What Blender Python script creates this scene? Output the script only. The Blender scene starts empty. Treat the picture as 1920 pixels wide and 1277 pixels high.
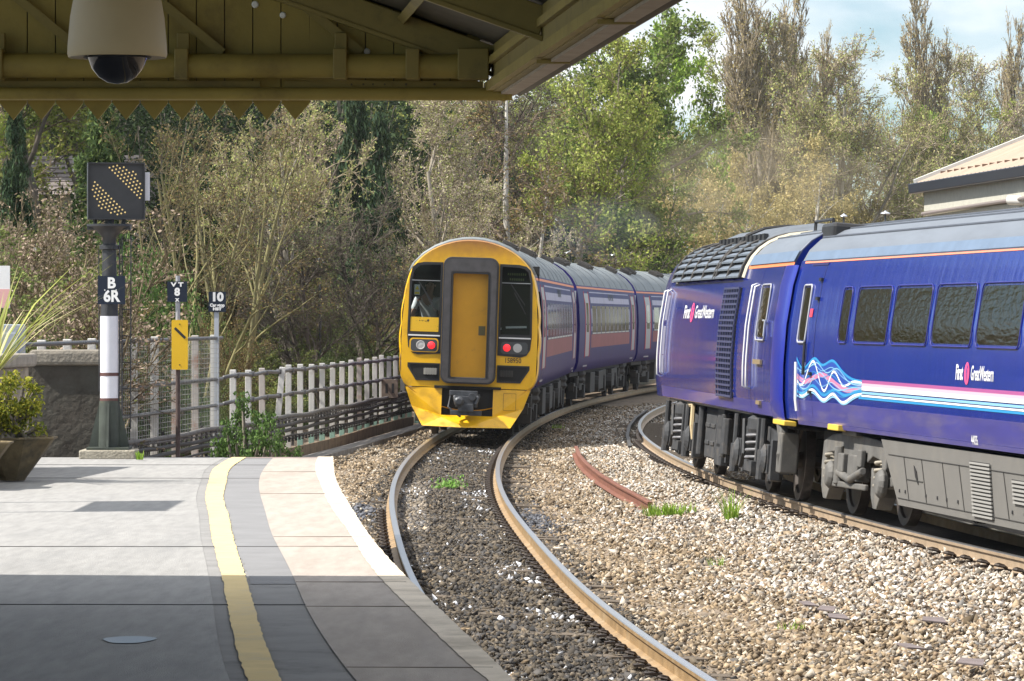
import bpy, math, random
import numpy as np
from mathutils import Vector, Matrix
from mathutils.geometry import tessellate_polygon

SC = bpy.context.scene
COL = SC.collection
R = math.radians

# ---------------------------------------------------------------- camera, sky, sun, exposure
EYE = 2.43                                   # eye height above the low rail of the near track (z = 0)
cam_d = bpy.data.cameras.new('camera'); cam = bpy.data.objects.new('camera', cam_d); COL.objects.link(cam)
cam.location = (0, 0, EYE); cam.rotation_euler = (R(90), 0, 0)
cam_d.sensor_width = 36; cam_d.lens = 7300 / 1920 * 36; cam_d.shift_y = -48.5 / 1920
cam_d.clip_start = .5; cam_d.clip_end = 5000
SC.camera = cam
SUN_DIR = Vector((-1, -.20, 1.2)).normalized()     # towards the sun: left of the platform, a little behind the camera
w = bpy.data.worlds.new('World'); SC.world = w; w.use_nodes = True
nt = w.node_tree; nt.nodes.clear()
def N(nt, typ, **kw):
    n = nt.nodes.new(typ)
    for k, v in kw.items(): setattr(n, k, v)
    return n
out = N(nt, 'ShaderNodeOutputWorld'); bg = N(nt, 'ShaderNodeBackground'); sky = N(nt, 'ShaderNodeTexSky', sky_type='NISHITA')
sky.sun_disc = False; sky.sun_elevation = math.asin(SUN_DIR.z); sky.sun_rotation = math.atan2(SUN_DIR.x, SUN_DIR.y)
sky.dust_density = .1; sky.air_density = 1.0; sky.ozone_density = 1.6
tc = N(nt, 'ShaderNodeTexCoord'); mp = N(nt, 'ShaderNodeMapping'); mp.inputs['Scale'].default_value = (9, 9, 22); mp.inputs['Location'].default_value = (2.3, .4, 1.1)
nz = N(nt, 'ShaderNodeTexNoise'); nz.inputs['Scale'].default_value = 1.0; nz.inputs['Detail'].default_value = 7; nz.inputs['Roughness'].default_value = .52
rp = N(nt, 'ShaderNodeValToRGB'); rp.color_ramp.elements[0].position = .50; rp.color_ramp.elements[1].position = .70
mx = N(nt, 'ShaderNodeMixRGB'); mx.inputs[2].default_value = (7.5, 7.7, 8.0, 1)
L = nt.links.new
L(tc.outputs['Generated'], mp.inputs['Vector']); L(mp.outputs[0], nz.inputs['Vector']); sp = N(nt, 'ShaderNodeSeparateXYZ'); ad = N(nt, 'ShaderNodeMath', operation='MULTIPLY_ADD'); ad.inputs[1].default_value = .35; L(tc.outputs['Generated'], sp.inputs[0]); L(sp.outputs['Z'], ad.inputs[0]); L(nz.outputs['Fac'], ad.inputs[2]); L(ad.outputs[0], rp.inputs[0])
L(rp.outputs[0], mx.inputs[0]); tn = N(nt, 'ShaderNodeMixRGB', blend_type='MULTIPLY'); tn.inputs[0].default_value = 1; tn.inputs[2].default_value = (.54, .69, .79, 1); L(sky.outputs[0], tn.inputs[1]); L(tn.outputs[0], mx.inputs[1]); L(mx.outputs[0], bg.inputs['Color']); L(bg.outputs[0], out.inputs[0])
bg.inputs['Strength'].default_value = .092
sun_d = bpy.data.lights.new('sun', 'SUN'); sun_d.energy = 5.0; sun_d.angle = R(.53); sun_d.color = (1, .945, .86)
sun = bpy.data.objects.new('sun', sun_d); COL.objects.link(sun); sun.rotation_euler = SUN_DIR.to_track_quat('Z', 'Y').to_euler()
SC.view_settings.view_transform = 'Standard'; SC.view_settings.look = 'None'; SC.view_settings.exposure = .78
SC.cycles.use_denoising = True
SC.cycles.max_bounces = 6; SC.cycles.transparent_max_bounces = 16; SC.cycles.volume_bounces = 0

# ---------------------------------------------------------------- helpers
MATS = {}
def mat(name, rgb, rough=.6, metal=0, var=0, vscale=8, bump=0, bscale=40, coat=0, spec=.5, dirt=None, emit=0, stretch=None):
    """procedural paint/metal/stone: base colour broken by noise, optional blotchy dirt, optional bump"""
    if name in MATS: return MATS[name]
    m = bpy.data.materials.new(name); m.use_nodes = True; MATS[name] = m
    nt = m.node_tree; b = nt.nodes['Principled BSDF']; L = nt.links.new
    b.inputs['Roughness'].default_value = rough; b.inputs['Metallic'].default_value = metal
    b.inputs['Coat Weight'].default_value = coat; b.inputs['Coat Roughness'].default_value = .06
    b.inputs['Specular IOR Level'].default_value = spec
    c4 = (*rgb, 1); b.inputs['Base Color'].default_value = c4
    tc = N(nt, 'ShaderNodeTexCoord'); vec = tc.outputs['Object']
    if stretch:
        mp = N(nt, 'ShaderNodeMapping'); mp.inputs['Scale'].default_value = stretch; L(vec, mp.inputs['Vector']); vec = mp.outputs[0]
    last = None
    if var:
        n = N(nt, 'ShaderNodeTexNoise'); n.inputs['Scale'].default_value = vscale; n.inputs['Detail'].default_value = 5; n.inputs['Roughness'].default_value = .62
        L(vec, n.inputs['Vector'])
        r = N(nt, 'ShaderNodeValToRGB'); e = r.color_ramp.elements
        e[0].position = .3; e[1].position = .7
        e[0].color = (*[c * (1 - var) for c in rgb], 1); e[1].color = (*[min(1, c * (1 + var)) for c in rgb], 1)
        L(n.outputs['Fac'], r.inputs[0]); last = r.outputs[0]
    if dirt:
        drgb, dscale, lo, hi = dirt
        n = N(nt, 'ShaderNodeTexNoise'); n.inputs['Scale'].default_value = dscale; n.inputs['Detail'].default_value = 8; n.inputs['Roughness'].default_value = .7
        L(vec, n.inputs['Vector'])
        r = N(nt, 'ShaderNodeMapRange'); r.inputs['From Min'].default_value = lo; r.inputs['From Max'].default_value = hi
        L(n.outputs['Fac'], r.inputs['Value'])
        x = N(nt, 'ShaderNodeMixRGB'); x.inputs[1].default_value = c4; x.inputs[2].default_value = (*drgb, 1)
        if last: L(last, x.inputs[1])
        L(r.outputs[0], x.inputs[0]); last = x.outputs[0]
    if last: L(last, b.inputs['Base Color'])
    if bump:
        n = N(nt, 'ShaderNodeTexNoise'); n.inputs['Scale'].default_value = bscale; n.inputs['Detail'].default_value = 4
        L(vec, n.inputs['Vector'])
        bp = N(nt, 'ShaderNodeBump'); bp.inputs['Strength'].default_value = bump; bp.inputs['Distance'].default_value = .02
        L(n.outputs['Fac'], bp.inputs['Height']); L(bp.outputs[0], b.inputs['Normal'])
    if emit:
        b.inputs['Emission Color'].default_value = c4; b.inputs['Emission Strength'].default_value = emit
    return m

def attr_mat(name, rough=.8, translucent=0):
    """colour comes from each face's own 'col' (one stone, one leaf = one colour)"""
    if name in MATS: return MATS[name]
    m = bpy.data.materials.new(name); m.use_nodes = True; MATS[name] = m
    nt = m.node_tree; b = nt.nodes['Principled BSDF']; L = nt.links.new
    a = N(nt, 'ShaderNodeAttribute'); a.attribute_name = 'col'
    L(a.outputs['Color'], b.inputs['Base Color']); b.inputs['Roughness'].default_value = rough; b.inputs['Specular IOR Level'].default_value = .25
    if translucent:
        o = nt.nodes['Material Output']; t = N(nt, 'ShaderNodeBsdfTranslucent'); x = N(nt, 'ShaderNodeMixShader'); x.inputs[0].default_value = translucent
        L(a.outputs['Color'], t.inputs['Color']); L(b.outputs[0], x.inputs[1]); L(t.outputs[0], x.inputs[2]); L(x.outputs[0], o.inputs['Surface'])
    return m

def link(o, parent=None):
    COL.objects.link(o)
    if parent is not None: o.parent = parent
    return o
def tag(o, label=None, cat=None, group=None, kind=None):
    if label: o['label'] = label
    if cat: o['category'] = cat
    if group: o['group'] = group
    if kind: o['kind'] = kind
    return o
def thing(name, label, cat, loc=(0, 0, 0), rot=(0, 0, 0), group=None):
    o = bpy.data.objects.new(name, None); o.empty_display_size = .2; link(o)
    o.location = loc; o.rotation_euler = rot
    return tag(o, label, cat, group)

class MB:
    """collects shapes, build() links them as ONE mesh object"""
    def __init__(s): s.v = []; s.f = []; s.m = []; s.mi = 0
    def add(s, vs, fs):
        o = len(s.v); s.v += [tuple(p) for p in vs]; s.f += [tuple(i + o for i in f) for f in fs]; s.m += [s.mi] * len(fs); return s
    def box(s, c, d, rot=None):
        x, y, z = [k / 2 for k in d]; c = Vector(c)
        vs = [Vector((a * x, b * y, e * z)) for a in (-1, 1) for b in (-1, 1) for e in (-1, 1)]
        if rot is not None: vs = [rot @ p for p in vs]
        return s.add([p + c for p in vs], [(0, 1, 3, 2), (4, 6, 7, 5), (0, 4, 5, 1), (2, 3, 7, 6), (0, 2, 6, 4), (1, 5, 7, 3)])
    def bar(s, a, b, w, h, up=(0, 0, 1)):
        a, b = Vector(a), Vector(b); d = (b - a); l = d.length; d.normalize(); up = Vector(up)
        if abs(d.dot(up)) > .99: up = Vector((0, 1, 0))
        x = d.cross(up).normalized(); z = x.cross(d).normalized()
        return s.box((a + b) / 2, (w, l, h), Matrix((x, d, z)).transposed())
    def tube(s, pts, r, n=8, cap=True, closed=False):
        pts = [Vector(p) for p in pts]; k = len(pts); o = len(s.v); vs = []
        rr = r if isinstance(r, (list, tuple)) else [r] * k
        prev = None
        for i, p in enumerate(pts):
            if closed: d = pts[(i + 1) % k] - pts[i - 1]
            else: d = pts[min(i + 1, k - 1)] - pts[max(i - 1, 0)]
            d.normalize()
            if prev is None:
                u = Vector((0, 0, 1)) if abs(d.z) < .9 else Vector((1, 0, 0)); a = d.cross(u).normalized()
            else:
                a = (prev - d * prev.dot(d)).normalized()
            prev = a; b = d.cross(a)
            vs += [p + (a * math.cos(t) + b * math.sin(t)) * rr[i] for t in (2 * math.pi * j / n for j in range(n))]
        fs = []
        for i in range(k if closed else k - 1):
            q = (i + 1) % k
            for j in range(n): fs.append((i * n + j, i * n + (j + 1) % n, q * n + (j + 1) % n, q * n + j))
        if cap and not closed: fs += [tuple(range(n))[::-1], tuple((k - 1) * n + j for j in range(n))]
        return s.add(vs, fs)
    def lathe(s, prof, n=20, M=None):
        vs = []; k = len(prof)
        for r, z in prof:
            for j in range(n):
                t = 2 * math.pi * j / n; p = Vector((r * math.cos(t), r * math.sin(t), z)); vs.append(M @ p if M else p)
        fs = [(i * n + j, i * n + (j + 1) % n, (i + 1) * n + (j + 1) % n, (i + 1) * n + j) for i in range(k - 1) for j in range(n)]
        if prof[0][0] > 1e-4: fs.append(tuple(range(n))[::-1])
        if prof[-1][0] > 1e-4: fs.append(tuple((k - 1) * n + j for j in range(n)))
        return s.add(vs, fs)
    def prism(s, outer, a0, a1, fn, holes=()):
        """outline (and holes) in (u, v), thickness a0..a1, fn(u, v, a) -> xyz"""
        loops = [list(outer)] + [list(h) for h in holes]; flat = [p for l in loops for p in l]; n = len(flat)
        tri = tessellate_polygon([[Vector((p[0], p[1], 0)) for p in l] for l in loops])
        vs = [fn(p[0], p[1], a0) for p in flat] + [fn(p[0], p[1], a1) for p in flat]
        fs = [tuple(t) for t in tri] + [tuple(i + n for i in t[::-1]) for t in tri]
        o = 0
        for l in loops:
            k = len(l)
            for i in range(k): a, b = o + i, o + (i + 1) % k; fs.append((a, b, b + n, a + n))
            o += k
        return s.add(vs, fs)
    def grid(s, fn, nu, nv):
        vs = [fn(i / nu, j / nv) for i in range(nu + 1) for j in range(nv + 1)]
        return s.add(vs, [(i * (nv + 1) + j, (i + 1) * (nv + 1) + j, (i + 1) * (nv + 1) + j + 1, i * (nv + 1) + j + 1) for i in range(nu) for j in range(nv)])
    def build(s, name, mats, parent=None, smooth=False, bevel=0):
        me = bpy.data.meshes.new(name); me.from_pydata(s.v, [], s.f)
        for m in (mats if isinstance(mats, (list, tuple)) else [mats]): me.materials.append(m)
        if any(s.m): me.polygons.foreach_set('material_index', s.m)
        import bmesh
        bm = bmesh.new(); bm.from_mesh(me); bmesh.ops.recalc_face_normals(bm, faces=bm.faces); bm.to_mesh(me); bm.free()
        if smooth:
            me.polygons.foreach_set('use_smooth', [True] * len(me.polygons))
            if smooth != True: me.set_sharp_from_angle(angle=R(smooth))
        o = bpy.data.objects.new(name, me); link(o, parent)
        if bevel:
            b = o.modifiers.new('bevel', 'BEVEL'); b.width = bevel; b.segments = 2; b.limit_method = 'ANGLE'; b.angle_limit = R(40)
        return o
def rrect(u0, v0, u1, v1, r, n=4):
    p = []
    for cx, cy, a in ((u1 - r, v1 - r, 0), (u0 + r, v1 - r, 90), (u0 + r, v0 + r, 180), (u1 - r, v0 + r, 270)):
        for i in range(n + 1):
            t = R(a + 90 * i / n); p.append((cx + r * math.cos(t), cy + r * math.sin(t)))
    return p
def circ(u, v, r, n=16): return [(u + r * math.cos(2 * math.pi * i / n), v + r * math.sin(2 * math.pi * i / n)) for i in range(n)]
def text_mesh(s, size, sx=1, bold=0, align='CENTER'):
    c = bpy.data.curves.new('t', 'FONT'); c.body = s; c.size = size; c.align_x = align; c.align_y = 'CENTER'; c.offset = bold; c.resolution_u = 3
    o = bpy.data.objects.new('t', c); COL.objects.link(o)
    dg = bpy.context.evaluated_depsgraph_get(); dg.update()
    me = bpy.data.meshes.new_from_object(o.evaluated_get(dg)); bpy.data.objects.remove(o)
    vs = [(v.co.x * sx, v.co.y) for v in me.vertices]; fs = [tuple(p.vertices) for p in me.polygons]
    bpy.data.meshes.remove(me); return vs, fs
def letters(mb, s, size, fn, sx=1, bold=0, align='CENTER'):
    """flat lettering: fn(u, v) -> xyz"""
    vs, fs = text_mesh(s, size, sx, bold, align); mb.add([fn(u, v) for u, v in vs], fs); return mb

def np_mesh(name, co, faces, col=None, mats=()):
    """big meshes: co (n,3), faces (m,k), col (m,3) one colour per face"""
    me = bpy.data.meshes.new(name); m, k = faces.shape
    me.vertices.add(len(co)); me.vertices.foreach_set('co', np.ascontiguousarray(co, np.float32).ravel())
    me.loops.add(m * k); me.loops.foreach_set('vertex_index', np.ascontiguousarray(faces, np.int32).ravel())
    me.polygons.add(m); me.polygons.foreach_set('loop_start', np.arange(0, m * k, k, dtype=np.int32))
    if col is not None:
        a = me.attributes.new('col', 'FLOAT_COLOR', 'FACE'); a.data.foreach_set('color', np.concatenate([col, np.ones((m, 1))], 1).astype(np.float32).ravel())
    for x in mats: me.materials.append(x)
    me.update(calc_edges=True); return me

def spline(pts):
    """natural cubic through (t, value)"""
    x = np.array([p[0] for p in pts], float); y = np.array([p[1] for p in pts], float); n = len(x); h = np.diff(x)
    A = np.zeros((n, n)); b = np.zeros(n); A[0, 0] = A[-1, -1] = 1
    for i in range(1, n - 1):
        A[i, i - 1] = h[i - 1]; A[i, i] = 2 * (h[i - 1] + h[i]); A[i, i + 1] = h[i]; b[i] = 6 * ((y[i + 1] - y[i]) / h[i] - (y[i] - y[i - 1]) / h[i - 1])
    m = np.linalg.solve(A, b)
    def f(t):
        t = np.asarray(t, float); i = np.clip(np.searchsorted(x, t) - 1, 0, n - 2); d = x[i + 1] - t; e = t - x[i]
        return (m[i] * d ** 3 + m[i + 1] * e ** 3) / (6 * h[i]) + (y[i] / h[i] - m[i] * h[i] / 6) * d + (y[i + 1] / h[i] - m[i + 1] * h[i] / 6) * e
    return f
# the low rail of the near track and the near rail of the far track, x as a function of y
NEAR = spline([(8, 3.4), (15, 2.5), (25.8, 1.337), (32.85, .756), (42.15, .265), (50, -.04), (60.5, -.225), (70, -.165), (85, .3), (98, 1.07), (121, 3.3), (150, 7.9), (200, 19.5), (260, 38)])
FAR = spline([(15, 9.6), (29.3, 6.4), (38.1, 4.99), (42.6, 4.38), (49.4, 3.66), (58.8, 2.98), (69.2, 2.63), (78, 2.60), (85.8, 2.82), (93.6, 3.27), (101.4, 3.95), (122, 6.9), (147, 11.8), (200, 25), (260, 46)])
FENCE = spline([(40, -6.6), (46, -6.2), (54.7, -5.43), (62, -4.68), (71.5, -3.82), (80, -3.15), (88.7, -2.55), (98, -1.75), (121, .6), (150, 5.1), (200, 16.6), (260, 35)])
EDGE = spline([(5, 1.6), (12, .42), (16.1, 0), (21.8, -.552), (27, -1.01), (30, -1.23), (35.9, -1.633), (39.8, -1.836), (41.6, -1.92), (44, -2.0)])
CANT = .05
def slope(f, y): return float((f(y + .2) - f(y - .2)) / .4)
GAUGE = 1.505
PLAT = .915
# ---------------------------------------------------------------- ground
rng = np.random.default_rng(7)
def smooth(a, b, t):
    t = np.clip((np.asarray(t, float) - a) / (b - a), 0, 1); return t * t * (3 - 2 * t)
def ground_z(x, y):
    x = np.asarray(x, float); y = np.asarray(y, float)
    yy = np.clip(y, 40, 255)
    d = (FENCE(yy) - x) * .97                        # how far behind the fence
    d = np.minimum(d, 70)
    hill = .30 * np.maximum(0, d - 1.2) - .3
    hill = np.where(d > 1.2, 6.5 * (1 - np.exp(-np.maximum(0, d - 1.2) / 16)) + .03 * np.maximum(0, d - 1.2) - .3, -.3)
    hill = hill * smooth(44, 54, y) - .3 * (1 - smooth(44, 54, y))
    u = np.clip(y, 10, 255); z = np.full_like(hill, -.235)
    z = z + (CANT * .9) * smooth(0, -1.5, x - NEAR(u)) + .05 * smooth(-1.45, -1.75, x - NEAR(u))
    z = z + .05 * smooth(1.0, 3.6, x - NEAR(u)) * smooth(110, 70, y) + .085 * smooth(-1.6, -.35, x - FAR(u)) * smooth(.1, -.02, x - FAR(u)) * smooth(130, 90, y)
    z = np.where(d > 1.2, hill, z)
    return z
ys = np.concatenate([np.arange(-30, 20, 2.5), np.arange(20, 110, .8), np.arange(110, 270, 3), np.arange(270, 1500, 40)])
us = np.concatenate([-np.geomspace(900, 24, 14), np.arange(-22, 14, .45), np.geomspace(14, 700, 16)])
base = np.where(ys < 55, 0, FENCE(np.clip(ys, 55, 255)) - FENCE(55.))
X = us[None, :] + base[:, None] * 1.0; Y = np.repeat(ys[:, None], len(us), 1); Z = ground_z(X, Y)
Z = Z + .05 * np.sin(X * 1.7) * np.cos(Y * 1.3) * (Z > .3)
ni, nj = X.shape; ii = np.arange(ni * nj).reshape(ni, nj)
F = np.stack([ii[:-1, :-1], ii[:-1, 1:], ii[1:, 1:], ii[1:, :-1]], -1).reshape(-1, 4)
m_ground = mat('ballast_ground', (.20, .155, .11), .95, var=.55, vscale=9, bump=1, bscale=22, dirt=((.05, .045, .04), 1.2, .5, .72))
m_bank = mat('bank_soil', (.045, .045, .022), .95, var=.5, vscale=1.5, bump=.8, bscale=6)
zc = Z[:-1, :-1].ravel()
me = np_mesh('ground', np.stack([X, Y, Z], -1).reshape(-1, 3), F, None, (m_ground, m_bank, mat('dark_bed', (.05, .042, .036), .95, var=.5, vscale=9, bump=1, bscale=22)))  # third slot: darker ground along the far track
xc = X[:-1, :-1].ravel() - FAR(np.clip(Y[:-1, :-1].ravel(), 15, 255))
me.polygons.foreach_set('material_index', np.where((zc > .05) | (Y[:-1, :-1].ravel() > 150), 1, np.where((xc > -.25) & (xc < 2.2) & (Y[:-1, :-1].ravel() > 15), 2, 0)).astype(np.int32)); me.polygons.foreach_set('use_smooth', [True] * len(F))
ground = link(bpy.data.objects.new('ground', me)); tag(ground, kind='structure')

# ballast: every stone a small angular block with its own colour
def stones(n_per_m2, seed):
    r = np.random.default_rng(seed); P = []
    for y0 in np.arange(23.5, 112, 2):
        dens = n_per_m2 * (1 if y0 < 46 else .8 if y0 < 62 else .5 if y0 < 90 else .3)
        xl = float(FENCE(y0)) + .5 if y0 > 43 else float(EDGE(y0)) + .03
        xr = float(FAR(y0)) + (1.6 if y0 > 60 else .2); xr = min(xr, (960 + 60) / 7300 * (y0 + 2) + .3)
        if xr <= xl: continue
        n = int((xr - xl) * 2 * dens); x = r.uniform(xl, xr, n); y = r.uniform(y0, y0 + 2, n); P.append(np.stack([x, y], 1))
    return np.concatenate(P)
P = stones(520, 3); n = len(P); r = np.random.default_rng(11)
lat = P[:, 0] - NEAR(P[:, 1]); gap = FAR(P[:, 1]) - NEAR(P[:, 1]); t = lat / gap
four = (lat > -1.45) & (lat < -.06)
z = ground_z(P[:, 0], P[:, 1]) + r.uniform(-.012, .02, n) + .02 * np.sin(P[:, 0] * 3 + P[:, 1] * .9) + .034 * four
z += np.where((t > .25) & (t < .9), .035, 0) * smooth(.25, .5, t)
size = r.uniform(.014, .036, n) * np.where(four, .95, 1.0) * (1 + .5 * (r.random(n) < .06))
fb = np.array([[0, 2, 4], [2, 1, 4], [1, 3, 4], [3, 0, 4], [2, 0, 5], [1, 2, 5], [3, 1, 5], [0, 3, 5]])
b = np.array([[1, 0, 0], [-1, 0, 0], [0, 1, 0], [0, -1, 0], [0, 0, 1], [0, 0, -1]], float)
V = b[None] * r.uniform(.5, 1.3, (n, 6, 1)) + r.uniform(-.45, .45, (n, 6, 3))
V *= size[:, None, None] * np.array([1.3, 1.05, .72])
a = r.uniform(0, 6.28, n); ca, sa = np.cos(a), np.sin(a); tl = r.uniform(-1.0, 1.0, n); ct, st = np.cos(tl), np.sin(tl)
x1 = V[..., 0] * ct[:, None] + V[..., 2] * st[:, None]; z1 = -V[..., 0] * st[:, None] + V[..., 2] * ct[:, None]
V = np.stack([x1 * ca[:, None] - V[..., 1] * sa[:, None] + P[:, :1], x1 * sa[:, None] + V[..., 1] * ca[:, None] + P[:, 1:], z1 + z[:, None]], -1)
pale = np.array([[.56, .52, .46], [.48, .43, .36], [.40, .33, .25], [.33, .24, .16], [.24, .2, .16], [.60, .57, .53]])
tan = np.array([[.31, .24, .16], [.25, .185, .115], [.37, .30, .22], [.2, .15, .10], [.29, .22, .14], [.44, .39, .32]])
dark = np.array([[.075, .066, .056], [.095, .08, .062], [.055, .053, .052], [.12, .098, .07], [.085, .08, .076], [.15, .125, .095]])
k = r.integers(0, 6, n)
wob = .10 * np.sin(P[:, 1] * .55) + .07 * np.sin(P[:, 1] * 1.7 + 1) + r.normal(0, .13, n)
c = np.where((r.random(n) < smooth(.27, .66, t + wob) * .92)[:, None], pale[k], tan[k])
c = np.where(((r.random(n) < .16) & ~four)[:, None], c * .45, c)
dk = four & (r.random(n) < .93) | ((np.abs(lat + .72) < 1.15 + r.normal(0, .12, n)) & (r.random(n) < .8))
c = np.where(dk[:, None], dark[k], c)
oil = (np.exp(-(((lat - .32) / .28) ** 2 + ((P[:, 1] - 50) / 3.2) ** 2)) > r.random(n)) | (np.exp(-(((lat + 1.95) / .3) ** 2 + ((P[:, 1] - 50.5) / 2.2) ** 2)) > r.random(n))
c = np.where(oil[:, None], np.array([[.10, .105, .12]]) * r.uniform(.6, 1.6, (n, 1)), c)
# lime / dried drips in the four-foot
blot = (np.sin(P[:, 1] * 1.1 + 2) + np.sin(P[:, 1] * 2.7 + lat * 4) + np.sin(P[:, 1] * .37) > 1.0)
lime = four & (r.random(n) < np.where((np.abs(lat + .35) < .2) & blot, .26, np.where((lat < -1.0) & blot, .12, .006)))
c = np.where(lime[:, None], np.array([[.62, .64, .68]]), c)
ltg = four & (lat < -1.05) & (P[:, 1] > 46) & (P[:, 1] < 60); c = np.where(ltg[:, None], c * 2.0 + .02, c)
c = c * r.uniform(.5, 1.3, (n, 1))
FF = (fb[None] + (np.arange(n) * 6)[:, None, None]).reshape(-1, 3)
me = np_mesh('ballast_stones', V.reshape(-1, 3), FF, np.repeat(np.clip(c, 0, 1), 8, 0), (attr_mat('ballast_stone', .9),))
tag(link(bpy.data.objects.new('ballast_stones', me)), 'loose tan, white and oily black ballast stones spread around both tracks', 'ballast', kind='stuff')

# ---------------------------------------------------------------- platform: boundary curves on its top, x as a function of y
def G(px, py): return (1.515 * 7300 / (py - 590), (px - 960) * 1.515 / (py - 590))
def pcurve(pts, off=0): 
    p = sorted(G(x, y) for x, y in pts); p = [(4, p[0][1] + (p[0][0] - 4) * .17)] + p
    q = [p[0]]
    for a in p[1:]:
        if a[0] - q[-1][0] > .25: q.append(a)
    return spline(q)
YL = pcurve([(436, 856), (399, 880), (392, 900), (385, 934), (391, 960), (396, 1000), (406, 1040), (416, 1080), (428, 1140), (440, 1200), (467, 1277)])
YR = pcurve([(463, 856), (430, 880), (425, 900), (419, 934), (427, 960), (436, 1000), (447, 1040), (461, 1080), (478, 1140), (496, 1200), (529, 1277)])
CL = pcurve([(508, 862), (497, 875), (486, 900), (490, 934), (498, 960), (510, 1000), (525, 1030), (550, 1080), (576, 1140), (612, 1200), (671, 1277)])
WL = pcurve([(596, 857), (591, 880), (598, 900), (612, 934), (627, 960), (656, 1000), (680, 1040), (729, 1100), (770, 1140), (831, 1200), (918, 1277)])
Y0, Y1 = 3.0, 41.55
def strip(name, fl, fr, y0, y1, z, m, th=.004, n=90, jag=0, seed=0, parent=None):
    rr = random.Random(seed); mb = MB(); ysn = [y0 + (y1 - y0) * i / n for i in range(n + 1)]
    Lv = [(float(fl(y)) + rr.uniform(-jag, jag), y) for y in ysn]; Rv = [(float(fr(y)) + rr.uniform(-jag, jag), y) for y in ysn]
    vs = [(x, y, z) for x, y in Lv] + [(x, y, z) for x, y in Rv]; q = n + 1
    mb.add(vs, [(i, i + q, i + q + 1, i + 1) for i in range(n)])
    return tag(mb.build(name, m, parent), kind='structure')
m_asph = mat('platform_asphalt', (.285, .28, .272), .85, var=.14, vscale=9, bump=.4, bscale=160, dirt=((.19, .19, .19), 1.3, .5, .85), stretch=(1.5, .22, 1))
m_asph2 = mat('platform_asphalt_strip', (.235, .23, .225), .85, var=.12, vscale=3, bump=.25, bscale=160, dirt=((.1, .1, .1), 1.6, .56, .8))
m_cope = mat('coping_slab', (.36, .315, .275), .85, var=.14, vscale=7, bump=.2, bscale=90, dirt=((.29, .245, .205), 1.8, .5, .85), stretch=(1.5, .25, 1))
m_white = mat('edge_paint', (.66, .57, .45), .75, var=.1, vscale=5, dirt=((.36, .30, .22), 2.0, .48, .72), bump=.15, bscale=60)
m_yel = mat('line_paint', (.72, .55, .25), .75, var=.1, vscale=6, dirt=((.45, .38, .26), 3, .5, .8), bump=.15, bscale=60)
m_wall = mat('platform_wall', (.13, .115, .095), .9, var=.35, vscale=3, bump=.5, bscale=20)
m_joint = mat('joint_tar', (.09, .09, .09), .9)
# body: top + track-side wall + end wall
mb = MB(); ysn = [Y0 + (Y1 - Y0) * i / 60 for i in range(61)]
loop = [(-60, Y0), (-60, Y1)] + [(float(EDGE(y)) - .012, y) for y in ysn[::-1]]
mb.prism(loop, PLAT - .1, PLAT - .012, lambda u, v, a: (u, v, a))
loop2 = [(-60, Y0), (-60, Y1 - .12)] + [(float(EDGE(y)) - .16, y) for y in ysn[::-1] if y < Y1 - .1]
mb.prism(loop2, -.6, PLAT - .1, lambda u, v, a: (u, v, a))
tag(mb.build('platform', m_wall), kind='structure')
strip('platform_surface', lambda y: -60, lambda y: YL(y) - .075, Y0, Y1, PLAT - .008, m_asph)
strip('platform_strip', lambda y: YL(y) - .075, lambda y: CL(y) + .1, Y0, Y1, PLAT - .010, m_asph2)
mb_ = strip('platform_strip_light', lambda y: YR(y) + .01, lambda y: CL(y) + .06, 22, Y1, PLAT - .007, mat('platform_strip_worn', (.2, .2, .205), .85, var=.1, vscale=3, bump=.25, bscale=160), jag=.012, seed=5)
strip('yellow_line', YL, YR, Y0, Y1, PLAT - .003, m_yel, jag=.005, seed=2, n=320)
strip('coping', CL, EDGE, Y0, Y1 - .35, PLAT - .004, m_cope, jag=0, n=120)
strip('coping_end', lambda y: CL(y) - .3, EDGE, Y1 - .33, Y1, PLAT - .004, mat('coping_end_slab', (.23, .18, .16), .85, var=.2, vscale=6, bump=.2, bscale=60))
strip('platform_edge_line', WL, lambda y: EDGE(y) + .012, Y0, Y1, PLAT - .0, m_white, jag=.004, seed=3, n=320)
# rounded nosing under the white band
mb = MB(); pts = [(float(EDGE(y)) - .022, y, PLAT - .036) for y in ysn]; mb.tube(pts, .034, 8)
tag(mb.build('platform_nosing', m_white, smooth=True), kind='structure')
# joints across the platform
mb = MB()
for y, w_ in ((20.35, .014), (25.45, .010), (36.2, .010), (39.4, .008)):
    pts = [(-40, y + .9), (float(CL(y)), y - .12)]
    rr = random.Random(int(y * 10)); last = (-7, y + .16)
    for i in range(1, 31):
        x = -7 + (float(CL(y)) + 7) * i / 30; cur = (x, y + .16 - .3 * i / 30 * (.6 if y > 30 else .3) + rr.uniform(-.012, .012))
        mb.bar((*last, PLAT - .0055), (*cur, PLAT - .0055), w_, .004); last = cur
tag(mb.build('platform_joints', m_joint), kind='structure')
mb = MB()
for i, y in enumerate([14.9, 16.75, 20.25, 22.1, 25.5, 26.6, 33, 37.6]):
    mb.bar((float(CL(y)), y + .02, PLAT - .0035), (float(EDGE(y)) - .02, y - .02, PLAT - .0005), .009, .004)
tag(mb.build('coping_joints', mat('coping_joint', (.2, .165, .135), .9)), kind='structure')
m_pud = mat('puddle_water', (.12, .13, .15), .28, spec=.8)
for cx, cy, rx, ry in ((-1.79, 18.2, .12, .2), (-2.42, 17.75, .06, .12)):
    mb = MB(); mb.add([(cx + rx * math.cos(a) * (1 + .12 * math.sin(3 * a)), cy + ry * math.sin(a), PLAT - .0035) for a in [i * .2618 for i in range(24)]], [tuple(range(24))])
    tag(mb.build('puddle', m_pud), kind='structure')

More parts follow.
